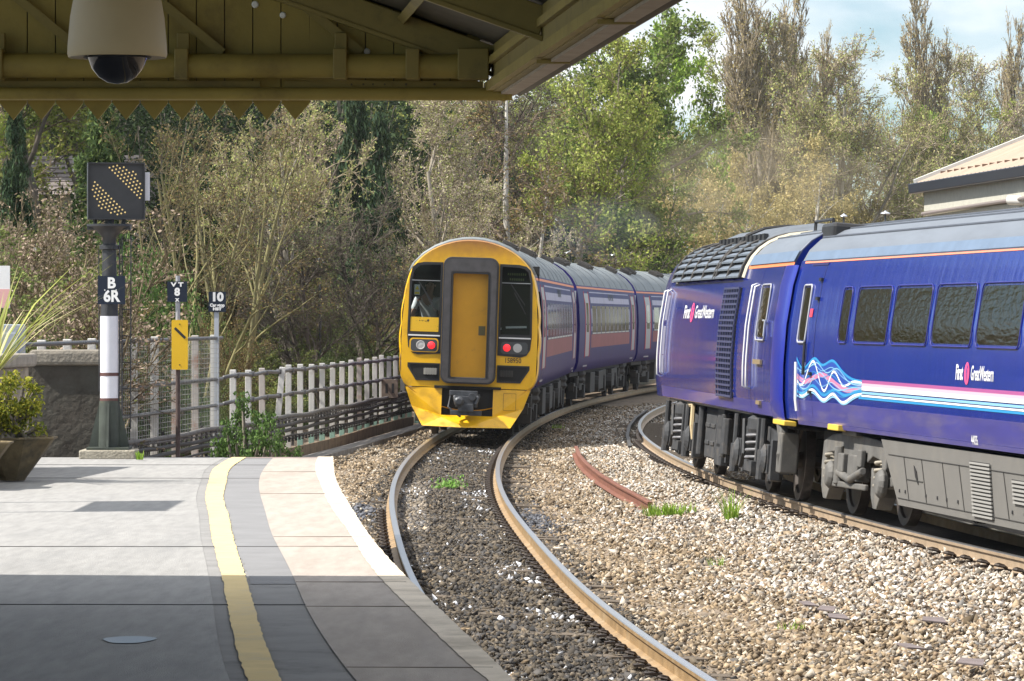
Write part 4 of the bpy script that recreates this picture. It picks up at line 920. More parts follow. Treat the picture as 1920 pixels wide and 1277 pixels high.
# cooling hatch arching over the roof
mb = MB()
for i in range(8): 
    a0, a1 = -.95 + i * .24, -.95 + (i + 1) * .24
prH = [(-.98, 3.33), (-.86, 3.49), (-.62, 3.61), (-.3, 3.67), (0, 3.685), (.3, 3.67), (.62, 3.61), (.86, 3.49), (.98, 3.33)]
v = []
for y in (4.9, 5.4, 10.6, 11.2):
    for x, z in prH: v.append((x, y, z if 5 < y < 11 else z - .12))
mb.add(v, [(i * 9 + j, (i + 1) * 9 + j, (i + 1) * 9 + j + 1, i * 9 + j + 1) for i in range(3) for j in range(8)]); hat = mb.build('fan_hatch', mat('hatch_grey', (.10, .115, .135), .5, var=.2), pc, smooth=40)
mb = MB(); mb.tube([(x - .01, 7.9, z + .015) for x, z in prH], .03, 6)
mb.build('hatch_rib', m_black, hat)
for q in range(12): mb = MB(); mb.box((-.93, 5.6 + q * .42, 3.42), (.06, .22, .12)); mb.build('hatch_vane', m_black, hat)
mb = MB(); mb.tube([(-.5, 2.4, 3.47), (-.5, 2.4, 3.64), (-.5, 3.9, 3.64), (-.5, 3.9, 3.47)], .022, 5); mb.build('exhaust_guard', m_black, pc)
# side grille
patch('grille', 4.55, 6.15, 1.2, 2.70, mat('grille_void', (.006, .006, .01), .7), pc, .004, 1, 8); gr = bpy.context.scene.objects[-1] if False else None
mb = MB()
for i in range(21):
    z = 1.22 + i * 1.47 / 20; mb.bar(on(4.57, z, .03), on(6.13, z, .03), .03, .028)
for i in range(7):
    s = 4.58 + i * 1.54 / 6; mb.tube([on(s, 1.2 + 1.5 * j / 6, .03) for j in range(7)], .013, 5)
mb.build('grille_bars', mat('grille_blue_black', (.05, .055, .12), .4, var=.2), pc)
# luggage door with window, handrails
mb = MB()
for s in (.98, 2.82): mb.grid(lambda u, v: on(s + .02 * u, 1.12 + 1.8 * v, .005), 1, 8)
dr = mb.build('door', mat('door_gap', (.012, .008, .08), .5), pc)
decal('door_window', rrect(1.75, 2.04, 2.45, 2.68, .05), mw, dr, .007)
mb = MB(); mb.tube([on(u, v, .014) for u, v in rrect(1.70, 2.0, 2.5, 2.72, .07)], .012, 6, closed=True); mb.build('door_window_frame', mat('frame_grey', (.35, .36, .4), .4), dr, smooth=True)
for hs_ in (((2.1, 1.72), (.03, .7, .06)), ((2.0, 1.2), (.03, .35, .05))): mb = MB(); mb.box(on(*hs_[0], .02), hs_[1]); mb.build('handle', mat('handle_brass', (.4, .3, .18), .4, metal=.5), dr)
mb = MB(); mb.tube([on(1.78, 2.25, .04), on(1.5, 2.25, .05), on(1.5, 2.05, .05)], .012, 5); mb.build('window_bar', m_silver, dr)
for s0, top_, bot_ in ((2.86, 2.72, 1.36), (3.16, 2.74, 1.36), (12.75, 2.72, 1.40), (13.2, 2.72, 1.36)):
    mb = MB(); n_ = 10; pts = [on(s0, top_, .0)] + [on(s0, top_ - .03 - (top_ - bot_ - .06) * j / n_, .06) for j in range(n_ + 1)] + [on(s0, bot_, .0)]
    mb.tube(pts, .015, 6); mb.build('handrail', m_hand, pc, smooth=True)
patch('recess', 12.8, 13.15, 1.4, 2.75, mat('door_recess_grey', (.2, .2, .28), .4), pc, .003, 1)
logo(pc, 9.9, 2.36, .27, 1.95)
patch('lower_side', .8, PL, 1.06, 1.22, m_bluelow, pc, .003, 6, 3)
# rounded end fairings between the vehicles
mb = MB(); v = []
zz = [1.0, 1.08, 1.3, 1.7, 2.2, 2.7, 2.95]
for z in zz:
    for j in range(9):
        a = math.pi * j / 8; v.append((-(sx(z) - .02) - .05 * math.sin(a) * (1 if z > 1.05 else .4), .55 - .50 * math.cos(a) + (.0 if z > 1.1 else .0), z))
mb.add(v, [(i * 9 + j, (i + 1) * 9 + j, (i + 1) * 9 + j + 1, i * 9 + j + 1) for i in range(6) for j in range(8)]); mb.build('end_fairing', mat('fairing_blue', (.014, .024, .28), .3, coat=.3), pc, smooth=True)
mb = MB(); mb.box((0, .0, 2.3), (1.9, .9, 2.4)); mb.build('gangway', m_black, pc, bevel=.05)
mb = MB(); mb.tube([(x, .32, z) for x, z in PR] , .022, 6); mb.tube([(-x, .32, z) for x, z in PR], .022, 6); mb.build('roof_hoop', mat('hoop_blue', (.09, .11, .17), .5), pc, smooth=True)
# underframe: tanks, battery boxes, power bogies
mb = MB()
mb.box((0, 7, .98), (2.1, 12.5, .14)); mb.box((-.75, 7.6, .62), (.75, 2.4, .70)); mb.box((-.9, 6.9, .62), (.55, .7, .8)); mb.box((.3, 7.4, .6), (1.4, 2.6, .6))
for y, z0, z1, r_ in ((6.35, .35, .95, .05), (8.9, .3, 1.0, .06), (6.0, .4, .9, .08)): mb.tube([(-1.18, y, z0), (-1.18, y, z1)], r_, 8)
for y in (6.95, 7.75, 8.3): mb.box((-1.14, y, .6), (.03, .6, .62)); mb.box((-1.165, y, .75), (.02, .45, .06)); mb.box((-1.165, y, .5), (.02, .4, .06))
mb.build('underframe', m_bogdk, pc, bevel=.015)
mb = MB(); mb.tube([(-1.22, 10.4, .98), (-1.24, 9.6, 1.0), (-1.25, 9.5, .7), (-1.22, 9.45, .5)], .035, 6); mb.build('hose', mat('hose_tan', (.45, .35, .2), .6), pc)
mb = MB(); mb.bar((-1.2, 12.9, 1.03), (-1.2, 3.6, 1.03), .03, .03); mb.build('pipe_run', mat('pipe_grey', (.3, .28, .25), .6), pc)
def power_bogie(yc):
    for q in (-1.3, 1.3): mb = MB(); wheelset(mb, yc + q, .7525, .51); mb.build('wheelset', mat('wheel_steel', (.06, .05, .045), .5), pc, smooth=40)
    mb = MB()
    for sg in (-1, 1):
        X = sg * 1.08
        mb.prism([(yc + u, v) for u, v in [(-1.75, .55), (-1.7, .82), (-.8, .9), (.8, .9), (1.7, .82), (1.75, .55), (1.45, .6), (.8, .72), (-.8, .72), (-1.45, .6)]], X - .08, X + .08, lambda u, v, a: (a, u, v))
        for q in (-1.3, 1.3):
            mb.box((X + sg * .03, yc + q, .50), (.3, .42, .36)); mb.lathe([(0, 0), (.17, 0), (.19, .05), (.1, .1), (0, .1)], 14, Matrix.Translation((X + sg * .15, yc + q, .5)) @ Matrix.Rotation(R(90) * sg, 4, 'Y'))
            mb.tube([(X + sg * .17, yc + q + .36, .22), (X + sg * .17, yc + q + .36, .6)], .065, 10); mb.tube([(X + sg * .17, yc + q + .36, .6), (X + sg * .17, yc + q + .36, 1.0)], .045, 8)
            mb.bar((X, yc + q, .28), (X, yc + q - (.5 if q > 0 else -.5), .25), .12, .1)
            mb.box((X + sg * .1, yc + q - .34, .5), (.12, .16, .5))
        mb.lathe([(.30, .80), (.32, .84), (.32, .98), (.26, 1.02)], 16, Matrix.Translation((X - sg * .06, yc, 0)))
        mb.box((X + sg * .05, yc, .36), (.34, .7, .14)); mb.box((X + sg * .16, yc - .6, .72), (.1, .14, .56)); mb.tube([(X + sg * .2, yc + .75, .95), (X + sg * .2, yc + .6, .5), (X + sg * .2, yc + .8, .32)], .03, 6)
    mb.box((0, yc, .6), (1.8, .8, .35)); b = mb.build('bogie', m_bogdk, pc, bevel=.012)
    for sg in (-1, 1): mb = MB(); spring(mb, sg * 1.13, yc, .42, .80, .2, 4); mb.build('spring', mat('spring_grey', (.16, .16, .17), .5, var=.3), b, smooth=True)
power_bogie(2.9); power_bogie(11.0)
mb = MB(); mb.bar((-1.18, 1.0, 1.02), (-1.14, .5, .42), .1, .16); mb.box((-1.15, .45, .62), (.22, .34, .5)); mb.tube([(-1.2, .5, .85), (-1.25, .4, .6), (-1.2, .45, .4)], .05, 8); mb.build('brake_gear', m_bog, pc, bevel=.02)
mb = MB(); mb.box((-1.26, .15, 1.0), (.16, .95, .06)); mb.build('step_plate', m_ystep, pc, bevel=.01)
# ---------------------------------------------------------------- canopy over the platform
m_can = mat('canopy_ochre', (.28, .215, .048), .65, var=.12, vscale=2.5, dirt=((.14, .095, .025), 2.2, .52, .8), bump=.08, bscale=30)
m_can2 = mat('canopy_olive', (.23, .18, .048), .65, var=.15, vscale=3, dirt=((.08, .06, .025), 3, .5, .8))
m_candk = mat('canopy_gutter_dark', (.075, .06, .032), .7, var=.3, vscale=5)
m_soff = mat('canopy_soffit_pale', (.33, .28, .22), .7, var=.15, vscale=6)
m_roofsheet = mat('canopy_sheet', (.07, .06, .04), .8, var=.2)
CE = 21.6
canopy = thing('platform_canopy', 'ochre painted timber platform canopy with sawtooth valance across the top left', 'canopy', (0, 0, 0))
S_ = 7300 / CE
def cz(py): return EYE + (590 - py) / S_
def cx(px): return (px - 960) / S_
def fx(y): return -.06 - .0895 * (y - CE) + .0004 * (y - CE) ** 2
pitch = 52.9 / S_
x = cx(-1.6 - 52.9 * 34); i = 0
FRc = lambda u, v, a: (u, a, v)
while x < cx(885):
    x1 = x + pitch - .006; xm = (x + x1) / 2
    ztop = 3.98 + .353 * (cx(900) - xm) + .02
    last = x1 > cx(600)
    if x1 < cx(606): outl = [(x, 3.606), (xm, 3.512), (x1, 3.606), (x1, ztop), (x, ztop)] if x1 < cx(570) else [(x, 3.606), (xm, 3.512), (x1 + .01, 3.61), (x1, ztop), (x, ztop)]
    else: outl = [(x, 3.63), (x1, 3.63), (x1, ztop), (x, ztop)]
    hole = []
    zh = cz(8) - .42 * (x1 - cx(478)) 
    mb = MB(); mb.prism(outl, CE + .02, CE + .045, FRc); mb.build('valance_board', m_can, canopy)
    x += pitch; i += 1
mb = MB(); xb = cx(-1.6 - 52.9 * 34); zb0 = lambda x: 3.98 + .353 * (cx(900) - x)
mb.prism([(xb, 3.63), (cx(880), 3.63), (cx(880), zb0(cx(880))), (xb, zb0(xb))], CE + .047, CE + .06, FRc); mb.build('backing', m_candk, canopy)  # dark sheet added to stop light showing through gaps between the boards
# pale discs at the board joints, bright colour standing in for sky seen through holes
for px_, py_, r_ in ((478, 8, .02), (530, 28, .018), (635, 73, .018), (688, 96, .018), (792, 142, .009)):
    mb = MB(); mb.lathe([(0, 0), (r_, 0), (r_, .006), (r_ * .7, .012), (0, .012)], 14, Matrix.Translation((cx(px_), CE + .02, cz(py_))) @ Matrix.Rotation(R(90), 4, 'X')); mb.build('sky_hole_disc', mat('sky_hole_bright', (.75, .75, .72), .3), canopy)
mb = MB(); mb.tube([(-11, CE - .12, 3.82), (cx(905), CE - .12, 3.80)], .068, 14); mb.build('beam_pipe', m_can, canopy, smooth=40)
for px_ in (345, 640, 775, 888, 0, -300):
    mb = MB(); mb.box((cx(px_), CE - .12, 3.81), (.075 if px_ != 888 else .17, .16, .17)); mb.box((cx(px_), CE - .05, 3.93), (.07, .03, .12)); mb.build('pipe_bracket', m_can2, canopy, bevel=.006)
mb = MB(); mb.tube([(-11, CE - .10, 3.655), (cx(960), CE - .10, 3.648)], .036, 12); mb.tube([(cx(940), CE - .10, 3.649), (cx(948), CE - .10, 3.649)], .042, 12); mb.build('gutter_pipe', m_can, canopy, smooth=40)
mb = MB(); mb.box((cx(150) - 2, CE - .02, 3.70), (6, .03, .05)); mb.box((cx(720), CE - .03, 3.70), (1.1, .03, .045))
mb.bar((cx(520), CE - .04, 3.755), (cx(735), CE - .04, 3.70), .03, .03); mb.build('batten', m_can2, canopy)
mb = MB()
for px_ in (660, 682, 700, 722, 762, 815): mb.lathe([(.007, 0), (.006, .008), (0, .01)], 8, Matrix.Translation((cx(px_), CE - .047, 3.705)) @ Matrix.Rotation(R(90), 4, 'X'))
mb.build('bolts', m_candk, canopy)
for px_ in (300, 560, 40):
    mb = MB(); mb.bar((cx(px_) - .16, CE - .03, 4.3), (cx(px_) + .35, CE - .03, 3.88), .02, .05); mb.build('brace', m_can2, canopy)
def roofz(x, y): return 3.86 + .353 * (fx(y) - .1 - x)
Y_N = -3.0
for y, w_ in ((CE - .06, .10), (18.75, .09), (16.2, .09), (13.6, .09), (11, .09), (8.4, .09), (5.8, .09)):
    x0 = fx(y) - .05; mb = MB(); mb.bar((x0, y, 3.83), (x0 - 12.6, y, 3.83 + .353 * 12.6), w_, .16); 
    mb.bar((x0, y - w_ / 2 - .0, 3.755), (x0 - 12.6, y - w_ / 2, 3.755 + .353 * 12.6), .02, .025); mb.build('rafter', m_can2, canopy, bevel=.004)
mb = MB(); v = []
for y in (Y_N, 8, 15, CE + .25): v += [(fx(y) + .1, y, roofz(fx(y) + .1, y) + .09), (fx(y) - 13, y, roofz(fx(y) - 13, y) + .09), (fx(y) + .1, y, roofz(fx(y) + .1, y) + .13), (fx(y) - 13, y, roofz(fx(y) - 13, y) + .13)]  # roof run on to the left, out of view, to keep sun off the platform
mb.add(v, [(4 * k, 4 * k + 1, 4 * k + 5, 4 * k + 4) for k in range(3)] + [(4 * k + 2, 4 * k + 3, 4 * k + 7, 4 * k + 6) for k in range(3)] + [(4 * k, 4 * k + 2, 4 * k + 6, 4 * k + 4) for k in range(3)] + [(4 * k + 1, 4 * k + 3, 4 * k + 7, 4 * k + 5) for k in range(3)] + [(0, 1, 3, 2), (12, 13, 15, 14)])
mb.build('roof', m_roofsheet, canopy)
for off in (.55, 1.3, 2.1, 3.0, 4.0, 5.2):
    mb = MB(); mb.tube([(fx(y) - off, y, roofz(fx(y) - off, y) + .05) for y in (Y_N, 5, 10, 15, CE)], .035, 4); mb.build('purlin', m_can2, canopy)
ysf = [Y_N + (CE + .03 - Y_N) * k / 16 for k in range(17)]
def run(name, du, z, w_, h_, m):
    mb = MB()
    for a, b_ in zip(ysf[:-1], ysf[1:]): mb.bar((fx(a) + du, a, z), (fx(b_) + du, b_ + .002, z), w_, h_)
    return mb.build(name, m, canopy)
run('fascia', -.03, 3.79, .05, .26, m_can2); run('soffit', .03, 3.655, .085, .02, m_soff); run('moulding', -.075, 3.69, .04, .05, m_can); run('moulding', -.07, 3.83, .03, .04, m_can)
mb = MB(); mb.tube([(fx(y) + .105, y, 3.70) for y in ysf], .055, 8); mb.build('gutter', m_candk, canopy, smooth=True)
for y in (18.75, 16.2): 
    mb = MB(); mb.box((fx(y) - .0, y, 3.648), (.16, .05, .02)); mb.build('soffit_joint', m_can2, canopy)
# columns far behind the camera carry the roof
for y in (0, -2.8):
    mb = MB(); mb.lathe([(.14, PLAT), (.14, PLAT + .3), (.09, PLAT + .45), (.075, 4.0), (.12, 4.3), (.12, 4.75)], 14, Matrix.Translation((fx(y) - 2.6, y - .6 if y else -1.2, 0))); mb.build('column', m_can2, canopy, smooth=40)
# dome camera hanging in front of it
dome = thing('cctv_camera', 'beige dome security camera hanging under the canopy', 'camera', ((220 - 960) / 730, 10, 3.094))
mb = MB(); mb.lathe([(.108, .0), (.125, -.004), (.128, .004), (.127, .03), (.121, .10), (.108, .17), (.085, .23), (.05, .27), (.022, .28), (.022, 1.3), (0, 1.3)], 40); mb.build('housing', mat('camera_beige', (.42, .33, .19), .5, var=.03), dome, smooth=50)
mb = MB(); mb.lathe([(0, -.072), (.025, -.068), (.048, -.054), (.066, -.032), (.075, -.008), (.078, .0), (.1, .001)], 32); mb.build('dome', mat('smoked_dome', (.008, .008, .012), .06, spec=.7), dome, smooth=50)
mb = MB(); mb.lathe([(.080, -.003), (.084, -.006), (.088, -.003)], 32); mb.build('dome_ring', m_black, dome)

# ---------------------------------------------------------------- signal and signs on the platform end
m_conc = mat('rough_concrete', (.34, .31, .25), .95, var=.25, vscale=6, bump=.8, bscale=40, dirt=((.18, .16, .12), 5, .5, .75))
m_postbk = mat('signal_black', (.035, .036, .04), .45, var=.3, vscale=5, dirt=((.10, .09, .08), 6, .58, .8))
m_postwh = mat('signal_white', (.66, .66, .72), .5, var=.05, dirt=((.4, .36, .33), 4, .62, .85))
m_green = mat('mossy_iron', (.045, .055, .045), .7, var=.4, vscale=5, dirt=((.12, .13, .05), 4, .55, .8))
m_sign = mat('sign_blue_black', (.008, .014, .032), .35)
def sign_text(mb, s, size, cx_, z, y, sx_=1, bold=.004, align='CENTER'): letters(mb, s, size, lambda u, v: (cx_ + u, y, z + v), sx_, bold, align)
sig = thing('banner_signal', 'tall banner repeater signal with dotted lamp face on a black and white post', 'signal', (-4.272, 41.3, PLAT))
mb = MB(); mb.box((0, 0, .035), (.59, .5, .10)); mb.build('plinth', m_conc, sig, bevel=.015)
mb = MB(); mb.lathe([(.115, .09), (.11, .5), (.105, .60), (0, .6)], 18)
for a in (0, 90, 180, 270):
    c, s_ = math.cos(R(a)), math.sin(R(a)); mb.prism([(.0, .1), (.22, .1), (.21, .14), (.105, .58), (0, .58)], -.012, .012, lambda u, v, k, c=c, s_=s_: (u * c - k * s_, u * s_ + k * c, v))
mb.box((0, 0, .1), (.44, .44, .025)); mb.build('base', m_green, sig, smooth=35)
mb = MB(); mb.lathe([(.097, .59), (.097, 1.5), (0, 1.5)], 20); mb.build('white_post', m_postwh, sig, smooth=40)
for za_, zb_ in ((.865, .90), (.59, .63)): mb = MB(); mb.lathe([(.1, za_), (.1, zb_)], 20); mb.build('post_band', mat('band_brown', (.10, .045, .04), .6), sig, smooth=40)
mb = MB(); mb.lathe([(.095, 1.49), (.09, 1.6), (.078, 1.95), (.075, 2.2), (.105, 2.21), (.105, 2.25), (.07, 2.26), (.072, 2.33), (.13, 2.40), (.21, 2.445), (.24, 2.45), (.24, 2.475), (0, 2.475)], 20)
mb.box((0, 0, 2.44), (.46, .14, .05))
for x in (-.15, 0, .15): mb.tube([(x, 0, 2.45), (x, 0, 2.54)], .022 if x else .05, 8)
mb.tube([(.1, -.02, .3), (.115, -.02, 1.6), (.11, -.02, 2.3)], .008, 5); mb.tube([(-.105, -.03, .7), (-.108, -.03, 2.2)], .006, 5)
mb.build('post', m_postbk, sig, smooth=40)
mb = MB(); mb.tube([(.22, .05, .3), (.225, .05, 2.35)], .007, 5); mb.tube([(.13, .05, .3), (.13, .05, 2.35)], .007, 5)
for k in range(7): mb.tube([(.13, .05, .45 + k * .28), (.222, .05, .45 + k * .28)], .006, 5)
mb.build('ladder', m_postbk, sig)
hd = thing('signal_head', None, None, (-.0, 0, 2.54)); hd.parent = sig; hd.location = (.08, -.02, 2.535); hd.rotation_euler = (0, 0, R(7))
bpy.data.objects.remove(hd)
HM = Matrix.Translation((.075, -.02, 2.535)) @ Matrix.Rotation(R(8), 4, 'Z')
mb = MB(); W2 = .29
def hp(u, v, a): return HM @ Vector((u, a, v))
mb.prism([(-W2, 0), (W2, 0), (W2, .58), (-W2, .58)], -.05, .18, hp); 
head = mb.build('lamp_box', mat('signal_face', (.038, .038, .042), .5, var=.15), sig)
mb = MB()   # hood lips round the face
mb.prism([(-W2 - .012, -.012), (W2 + .012, -.012), (W2 + .012, .59), (-W2 - .012, .59)], -.09, .19, hp, ([(-W2, .0), (W2, 0), (W2, .578), (-W2, .578)],)); mb.build('hood', m_postbk, head)
mb = MB(); mb.prism([(W2 + .015, .19), (W2 + .065, .19), (W2 + .065, .49), (W2 + .015, .49)], -.02, .0, hp); mb.build('backlight_plate', m_postwh, head, bevel=.004)
mb = MB(); cu, cv, rad = .01, .30, .262
for gx in range(-8, 9):
    for gz in range(-8, 9):
        # rows laid along the bar direction
        a = gx * .041 + (.0205 if gz % 2 else 0); b_ = gz * .0365
        u = (a + b_) / 2 ** .5; v = (b_ - a) / 2 ** .5
        if u * u + v * v < rad * rad and abs(b_) > .085: mb.lathe([(.0095, 0), (.0095, .006), (.005, .010), (0, .011)], 8, HM @ Matrix.Translation((cu + u, -.05, cv + v)) @ Matrix.Rotation(R(90), 4, 'X'))
mb.build('lamp_dots', mat('lamp_warm', (.85, .62, .25), .3, emit=.22), head)
mb = MB(); mb.box((.035, -.115, 1.775), (.29, .012, .30)); sp = mb.build('sign_plate', m_sign, sig)
mb = MB(); sign_text(mb, 'B', .155, .035, 1.845, -.1225, 1.0, .006); sign_text(mb, '6R', .165, .035, 1.705, -.1225, .92, .006); mb.box((-.035, -.1225, 1.775), (.012, .002, .012)); mb.box((.085, -.1225, 1.775), (.012, .002, .012)); mb.build('lettering', m_whiteline, sp)

m_pole = mat('galvanised_pole', (.38, .38, .40), .5, metal=.3, var=.15)
m_polebr = mat('rusty_pole', (.075, .05, .045), .7, var=.4)
v8 = thing('sign_post', 'thin sign post with VT 8 plate above a yellow plate with a black slash', 'sign', ((333.5 - 960) * 43 / 7300, 43, .3))
mb = MB(); mb.tube([(0, 0, -.6), (0, 0, 1.53)], .026, 10); mb.build('pole', m_polebr, v8, smooth=40)
mb = MB(); mb.tube([(0, 0, 1.53), (0, 0, 2.56)], .0255, 10); mb.build('pole_top', m_pole, v8, smooth=40)
zo = EYE - .3
def sz_(py): return zo + (590 - py) / (7300 / 43)
mb = MB(); mb.box((-.004, -.035, sz_(547)), (.22, .01, .225)); p = mb.build('sign_plate', m_sign, v8)
mb = MB(); sign_text(mb, 'V T', .062, -.004, sz_(534), -.0415, 1.45, .003); sign_text(mb, '8', .115, -.004, sz_(548), -.0415, 1.0, .006); sign_text(mb, 'x', .07, -.004, sz_(561.5), -.0415, 1, .003); mb.build('lettering', m_whiteline, p)
mb = MB(); mb.prism(rrect(.024 - .09, sz_(693), .024 + .09, sz_(600), .012, 3), -.042, -.03, FRc); p = mb.build('yellow_plate', mat('sign_yellow', (.72, .44, .015), .45, var=.03), v8)
mb = MB(); mb.bar((-.03, -.0445, sz_(615)), (.085, -.0445, sz_(634)), .004, .028); 
for z in (608, 684): mb.box((.024, -.0445, sz_(z)), (.012, .004, .012))
mb.build('slash', m_black, p)
D10 = 61.5; s10 = D10 / 7300
t10 = thing('sign_post', 'slim grey post with a dark 10 car stop plate beside the mesh fence', 'sign', ((406 - 960) * s10, D10, 0))
mb = MB(); mb.box((0, 0, 1.1), (.07, .07, 2.75)); mb.build('pole', mat('post_grey_blue', (.42, .45, .5), .5), t10)
z10 = lambda py: EYE + (590 - py) * s10
mb = MB(); mb.box((.015, -.045, z10(566)), (.275, .012, .32)); p = mb.build('sign_plate', m_sign, t10)
mb = MB(); sign_text(mb, '10', .185, .015, z10(557.5), -.053, 1.05, .01); sign_text(mb, 'Car stop', .068, .015, z10(572.5), -.053, .95, .004); sign_text(mb, 'HST', .058, .015, z10(579.5), -.053, 1.3, .005); mb.build('lettering', m_whiteline, p)

# ---------------------------------------------------------------- fences, cables, wall
m_fpost = mat('fence_post_concrete', (.60, .59, .57), .85, var=.1, vscale=3, dirt=((.30, .24, .19), 2.0, .58, .8), bump=.2, bscale=40)
m_fgreen = mat('post_algae', (.26, .42, .36), .85, var=.15, vscale=4)
m_tube = mat('fence_tube', (.13, .13, .135), .55, metal=.3, var=.2)
def fpt(y, z, off=0): s = slope(FENCE, y); return (float(FENCE(y)) + off, y, z)
tall = thing('mesh_fence', 'taller wire mesh fence with pale concrete posts behind the signal', 'fence', fpt(55, -.3))
low = thing('post_fence', 'low fence of pale concrete posts with tube rails curving away to the yellow train', 'fence', fpt(63.5, -.3))
to = Vector(tall.location); lo = Vector(low.location)
rr = random.Random(12)
for k, y in enumerate((46.0, 47.6, 49.2, 50.8, 52.4, 54.0, 55.3, 56.8, 58.4, 60.0, 61.6)):
    mb = MB(); p = Vector(fpt(y, 0)) - to; mb.box(p + Vector((0, 0, 1.05)), (.105, .10, 2.12)); mb.box(p + Vector((0, -.0, .04)), (.107, .102, .5)) if 0 else None
    mb.build('post', m_fpost if k not in (8, 9) else mat('fence_post_stained', (.48, .44, .41), .85, var=.1, dirt=((.32, .16, .1), 2.5, .5, .68)), tall, bevel=.008)
for z in (2.06, 1.41, 1.0):
    mb = MB(); mb.tube([Vector(fpt(y, z, .06)) - to for y in np.arange(46, 62.1, 1.0)], .028, 8); mb.build('rail', m_tube, tall, smooth=True)
mb = MB(); yy = np.arange(52.5, 61.6, .13)
for y in yy: a = Vector(fpt(y, 0, .09)) - to; mb.bar(a + Vector((0, 0, .35)), a + Vector((0, 0, 2.05)), .006, .006)
for z in np.arange(.4, 2.05, .075): mb.tube([Vector(fpt(y, z, .09)) - to for y in np.arange(52.5, 61.7, 1.0)], .0035, 3)
mb.build('wire_mesh', mat('mesh_wire', (.33, .33, .31), .5, metal=.3), tall)
y = 63.4; k = 0
while y < 100:
    p = Vector(fpt(y, 0)) - lo; lean = .12 if k == 3 else rr.uniform(-.008, .008)
    mb = MB(); mb.bar(p + Vector((0, 0, .22)), p + Vector((lean, 0, 1.52 + rr.uniform(-.02, .03))), .10, .095); 
    st = k in (11, 2)
    po = mb.build('post', mat('fence_post_stained', (.48, .44, .41), .85) if st else m_fpost, low, bevel=.008)
    mb = MB(); mb.bar(p + Vector((-lean * .2, 0, -.25)), p + Vector((0, 0, .219)), .10, .095); mb.build('post_foot', m_fgreen if k > 4 else m_fpost, po, bevel=.008)
    y += 1.52; k += 1
for z in (1.44, 1.02):
    mb = MB(); mb.tube([Vector(fpt(y, z + .012 * math.sin(y * 2.1), .06)) - lo for y in np.arange(62.2, 100, .75)], .032, 8); mb.build('rail', m_tube, low, smooth=True)
    mb = MB(); y = 63.4
    while y < 100: p = Vector(fpt(y, z, .06)) - lo; mb.box(p, (.09, .12, .085)); y += 1.52
    mb.build('rail_clamps', m_tube, low, bevel=.01)
cab = thing('cable_run', 'run of dark line-side cables strung along the fence posts', 'cables', fpt(70, 0))
co_ = Vector(cab.location); m_cab = mat('cable_black', (.035, .033, .032), .7, var=.3); m_cabg = mat('cable_dusty', (.12, .115, .11), .8, var=.3)
for j, (z, r_, m) in enumerate(((.64, .040, m_cabg), (.585, .018, m_cabg), (.50, .034, m_cab), (.40, .034, m_cab), (.295, .018, m_cab), (.25, .016, m_cab))):
    mb = MB(); ph = rr.uniform(0, 6)
    mb.tube([Vector(fpt(y, z + .010 * math.sin(y * .9 + ph) + .006 * math.sin(y * 2.06 + ph) - (.0 if y > 50 else .0), .17 + .02 * math.sin(y + j))) - co_ for y in np.arange(47, 97, .5)], r_, 7)
    if j in (0, 1, 4, 5):
        for y in np.arange(47, 97, .42): p = Vector(fpt(y, z - .035, .17)) - co_; mb.box(p, (.045, .05, .05 if j < 2 else .045))
    mb.build('cable', m, cab, smooth=True)
mb = MB()
for y in np.arange(47.5, 97, 3.1): mb.box(Vector(fpt(y, .42, .12)) - co_, (.04, .05, .6))
mb.build('cable_hanger', m_cab, cab)
bd = thing('number_board', 'small weathered wooden board reading 11 on the fence cables', 'sign', fpt(84, .63, .24))
mb = MB(); mb.box((0, 0, .2), (.36, .03, .40)); mb.build('board', mat('weathered_board', (.17, .13, .105), .9, var=.35, vscale=8), bd, bevel=.006)
mb = MB(); sign_text(mb, '11', .27, 0, .2, -.0175, 1.0, .012); mb.build('lettering', m_black, bd)
m_stone = mat('wall_stone_shaded', (.06, .052, .042), .95, var=.45, vscale=5, bump=.9, bscale=14, dirt=((.06, .06, .05), 2.5, .45, .7))  # stone colour darkened to carry the shade on its front
m_cap = mat('wall_cap_stone', (.2, .18, .15), .95, var=.3, vscale=5, bump=.7, bscale=25, dirt=((.12, .115, .1), 4, .5, .75))
wl_ = thing('stone_wall', 'dark weathered stone wall end with a rounded cap stone behind the planters', 'wall', (-4.85, 42.6, PLAT - .2))
mb = MB(); 
mb.box((0, .2, .66), (.78, .5, 1.12))
mb.box((-1.5, .22, .62), (2.24, .48, 1.1)); mb.build('wall_body', m_stone, wl_, bevel=.006)
mb = MB(); mb.box((.02, .2, 1.245), (.88, .62, .17)); mb.build('wall_cap', m_cap, wl_, bevel=.04)
w2 = thing('stone_wall', 'paler stone return wall with a flat cap at the left edge behind the planters', 'wall', (-5.0, 38.7, PLAT - .2), (0, 0, R(-5)))
mb = MB(); mb.box((0, -2.6, .6), (.4, 5.2, 1.2)); mb.build('wall_body', mat('pier_stone', (.30, .255, .2), .95, var=.3, vscale=5, bump=.6, bscale=18, dirt=((.14, .12, .1), 3, .5, .75)), w2, bevel=.015)
mb = MB(); mb.box((0, -2.55, 1.265), (.52, 5.35, .13)); mb.build('wall_cap', mat('pier_cap', (.28, .25, .21), .9, var=.2, bump=.5, bscale=25), w2, bevel=.03)
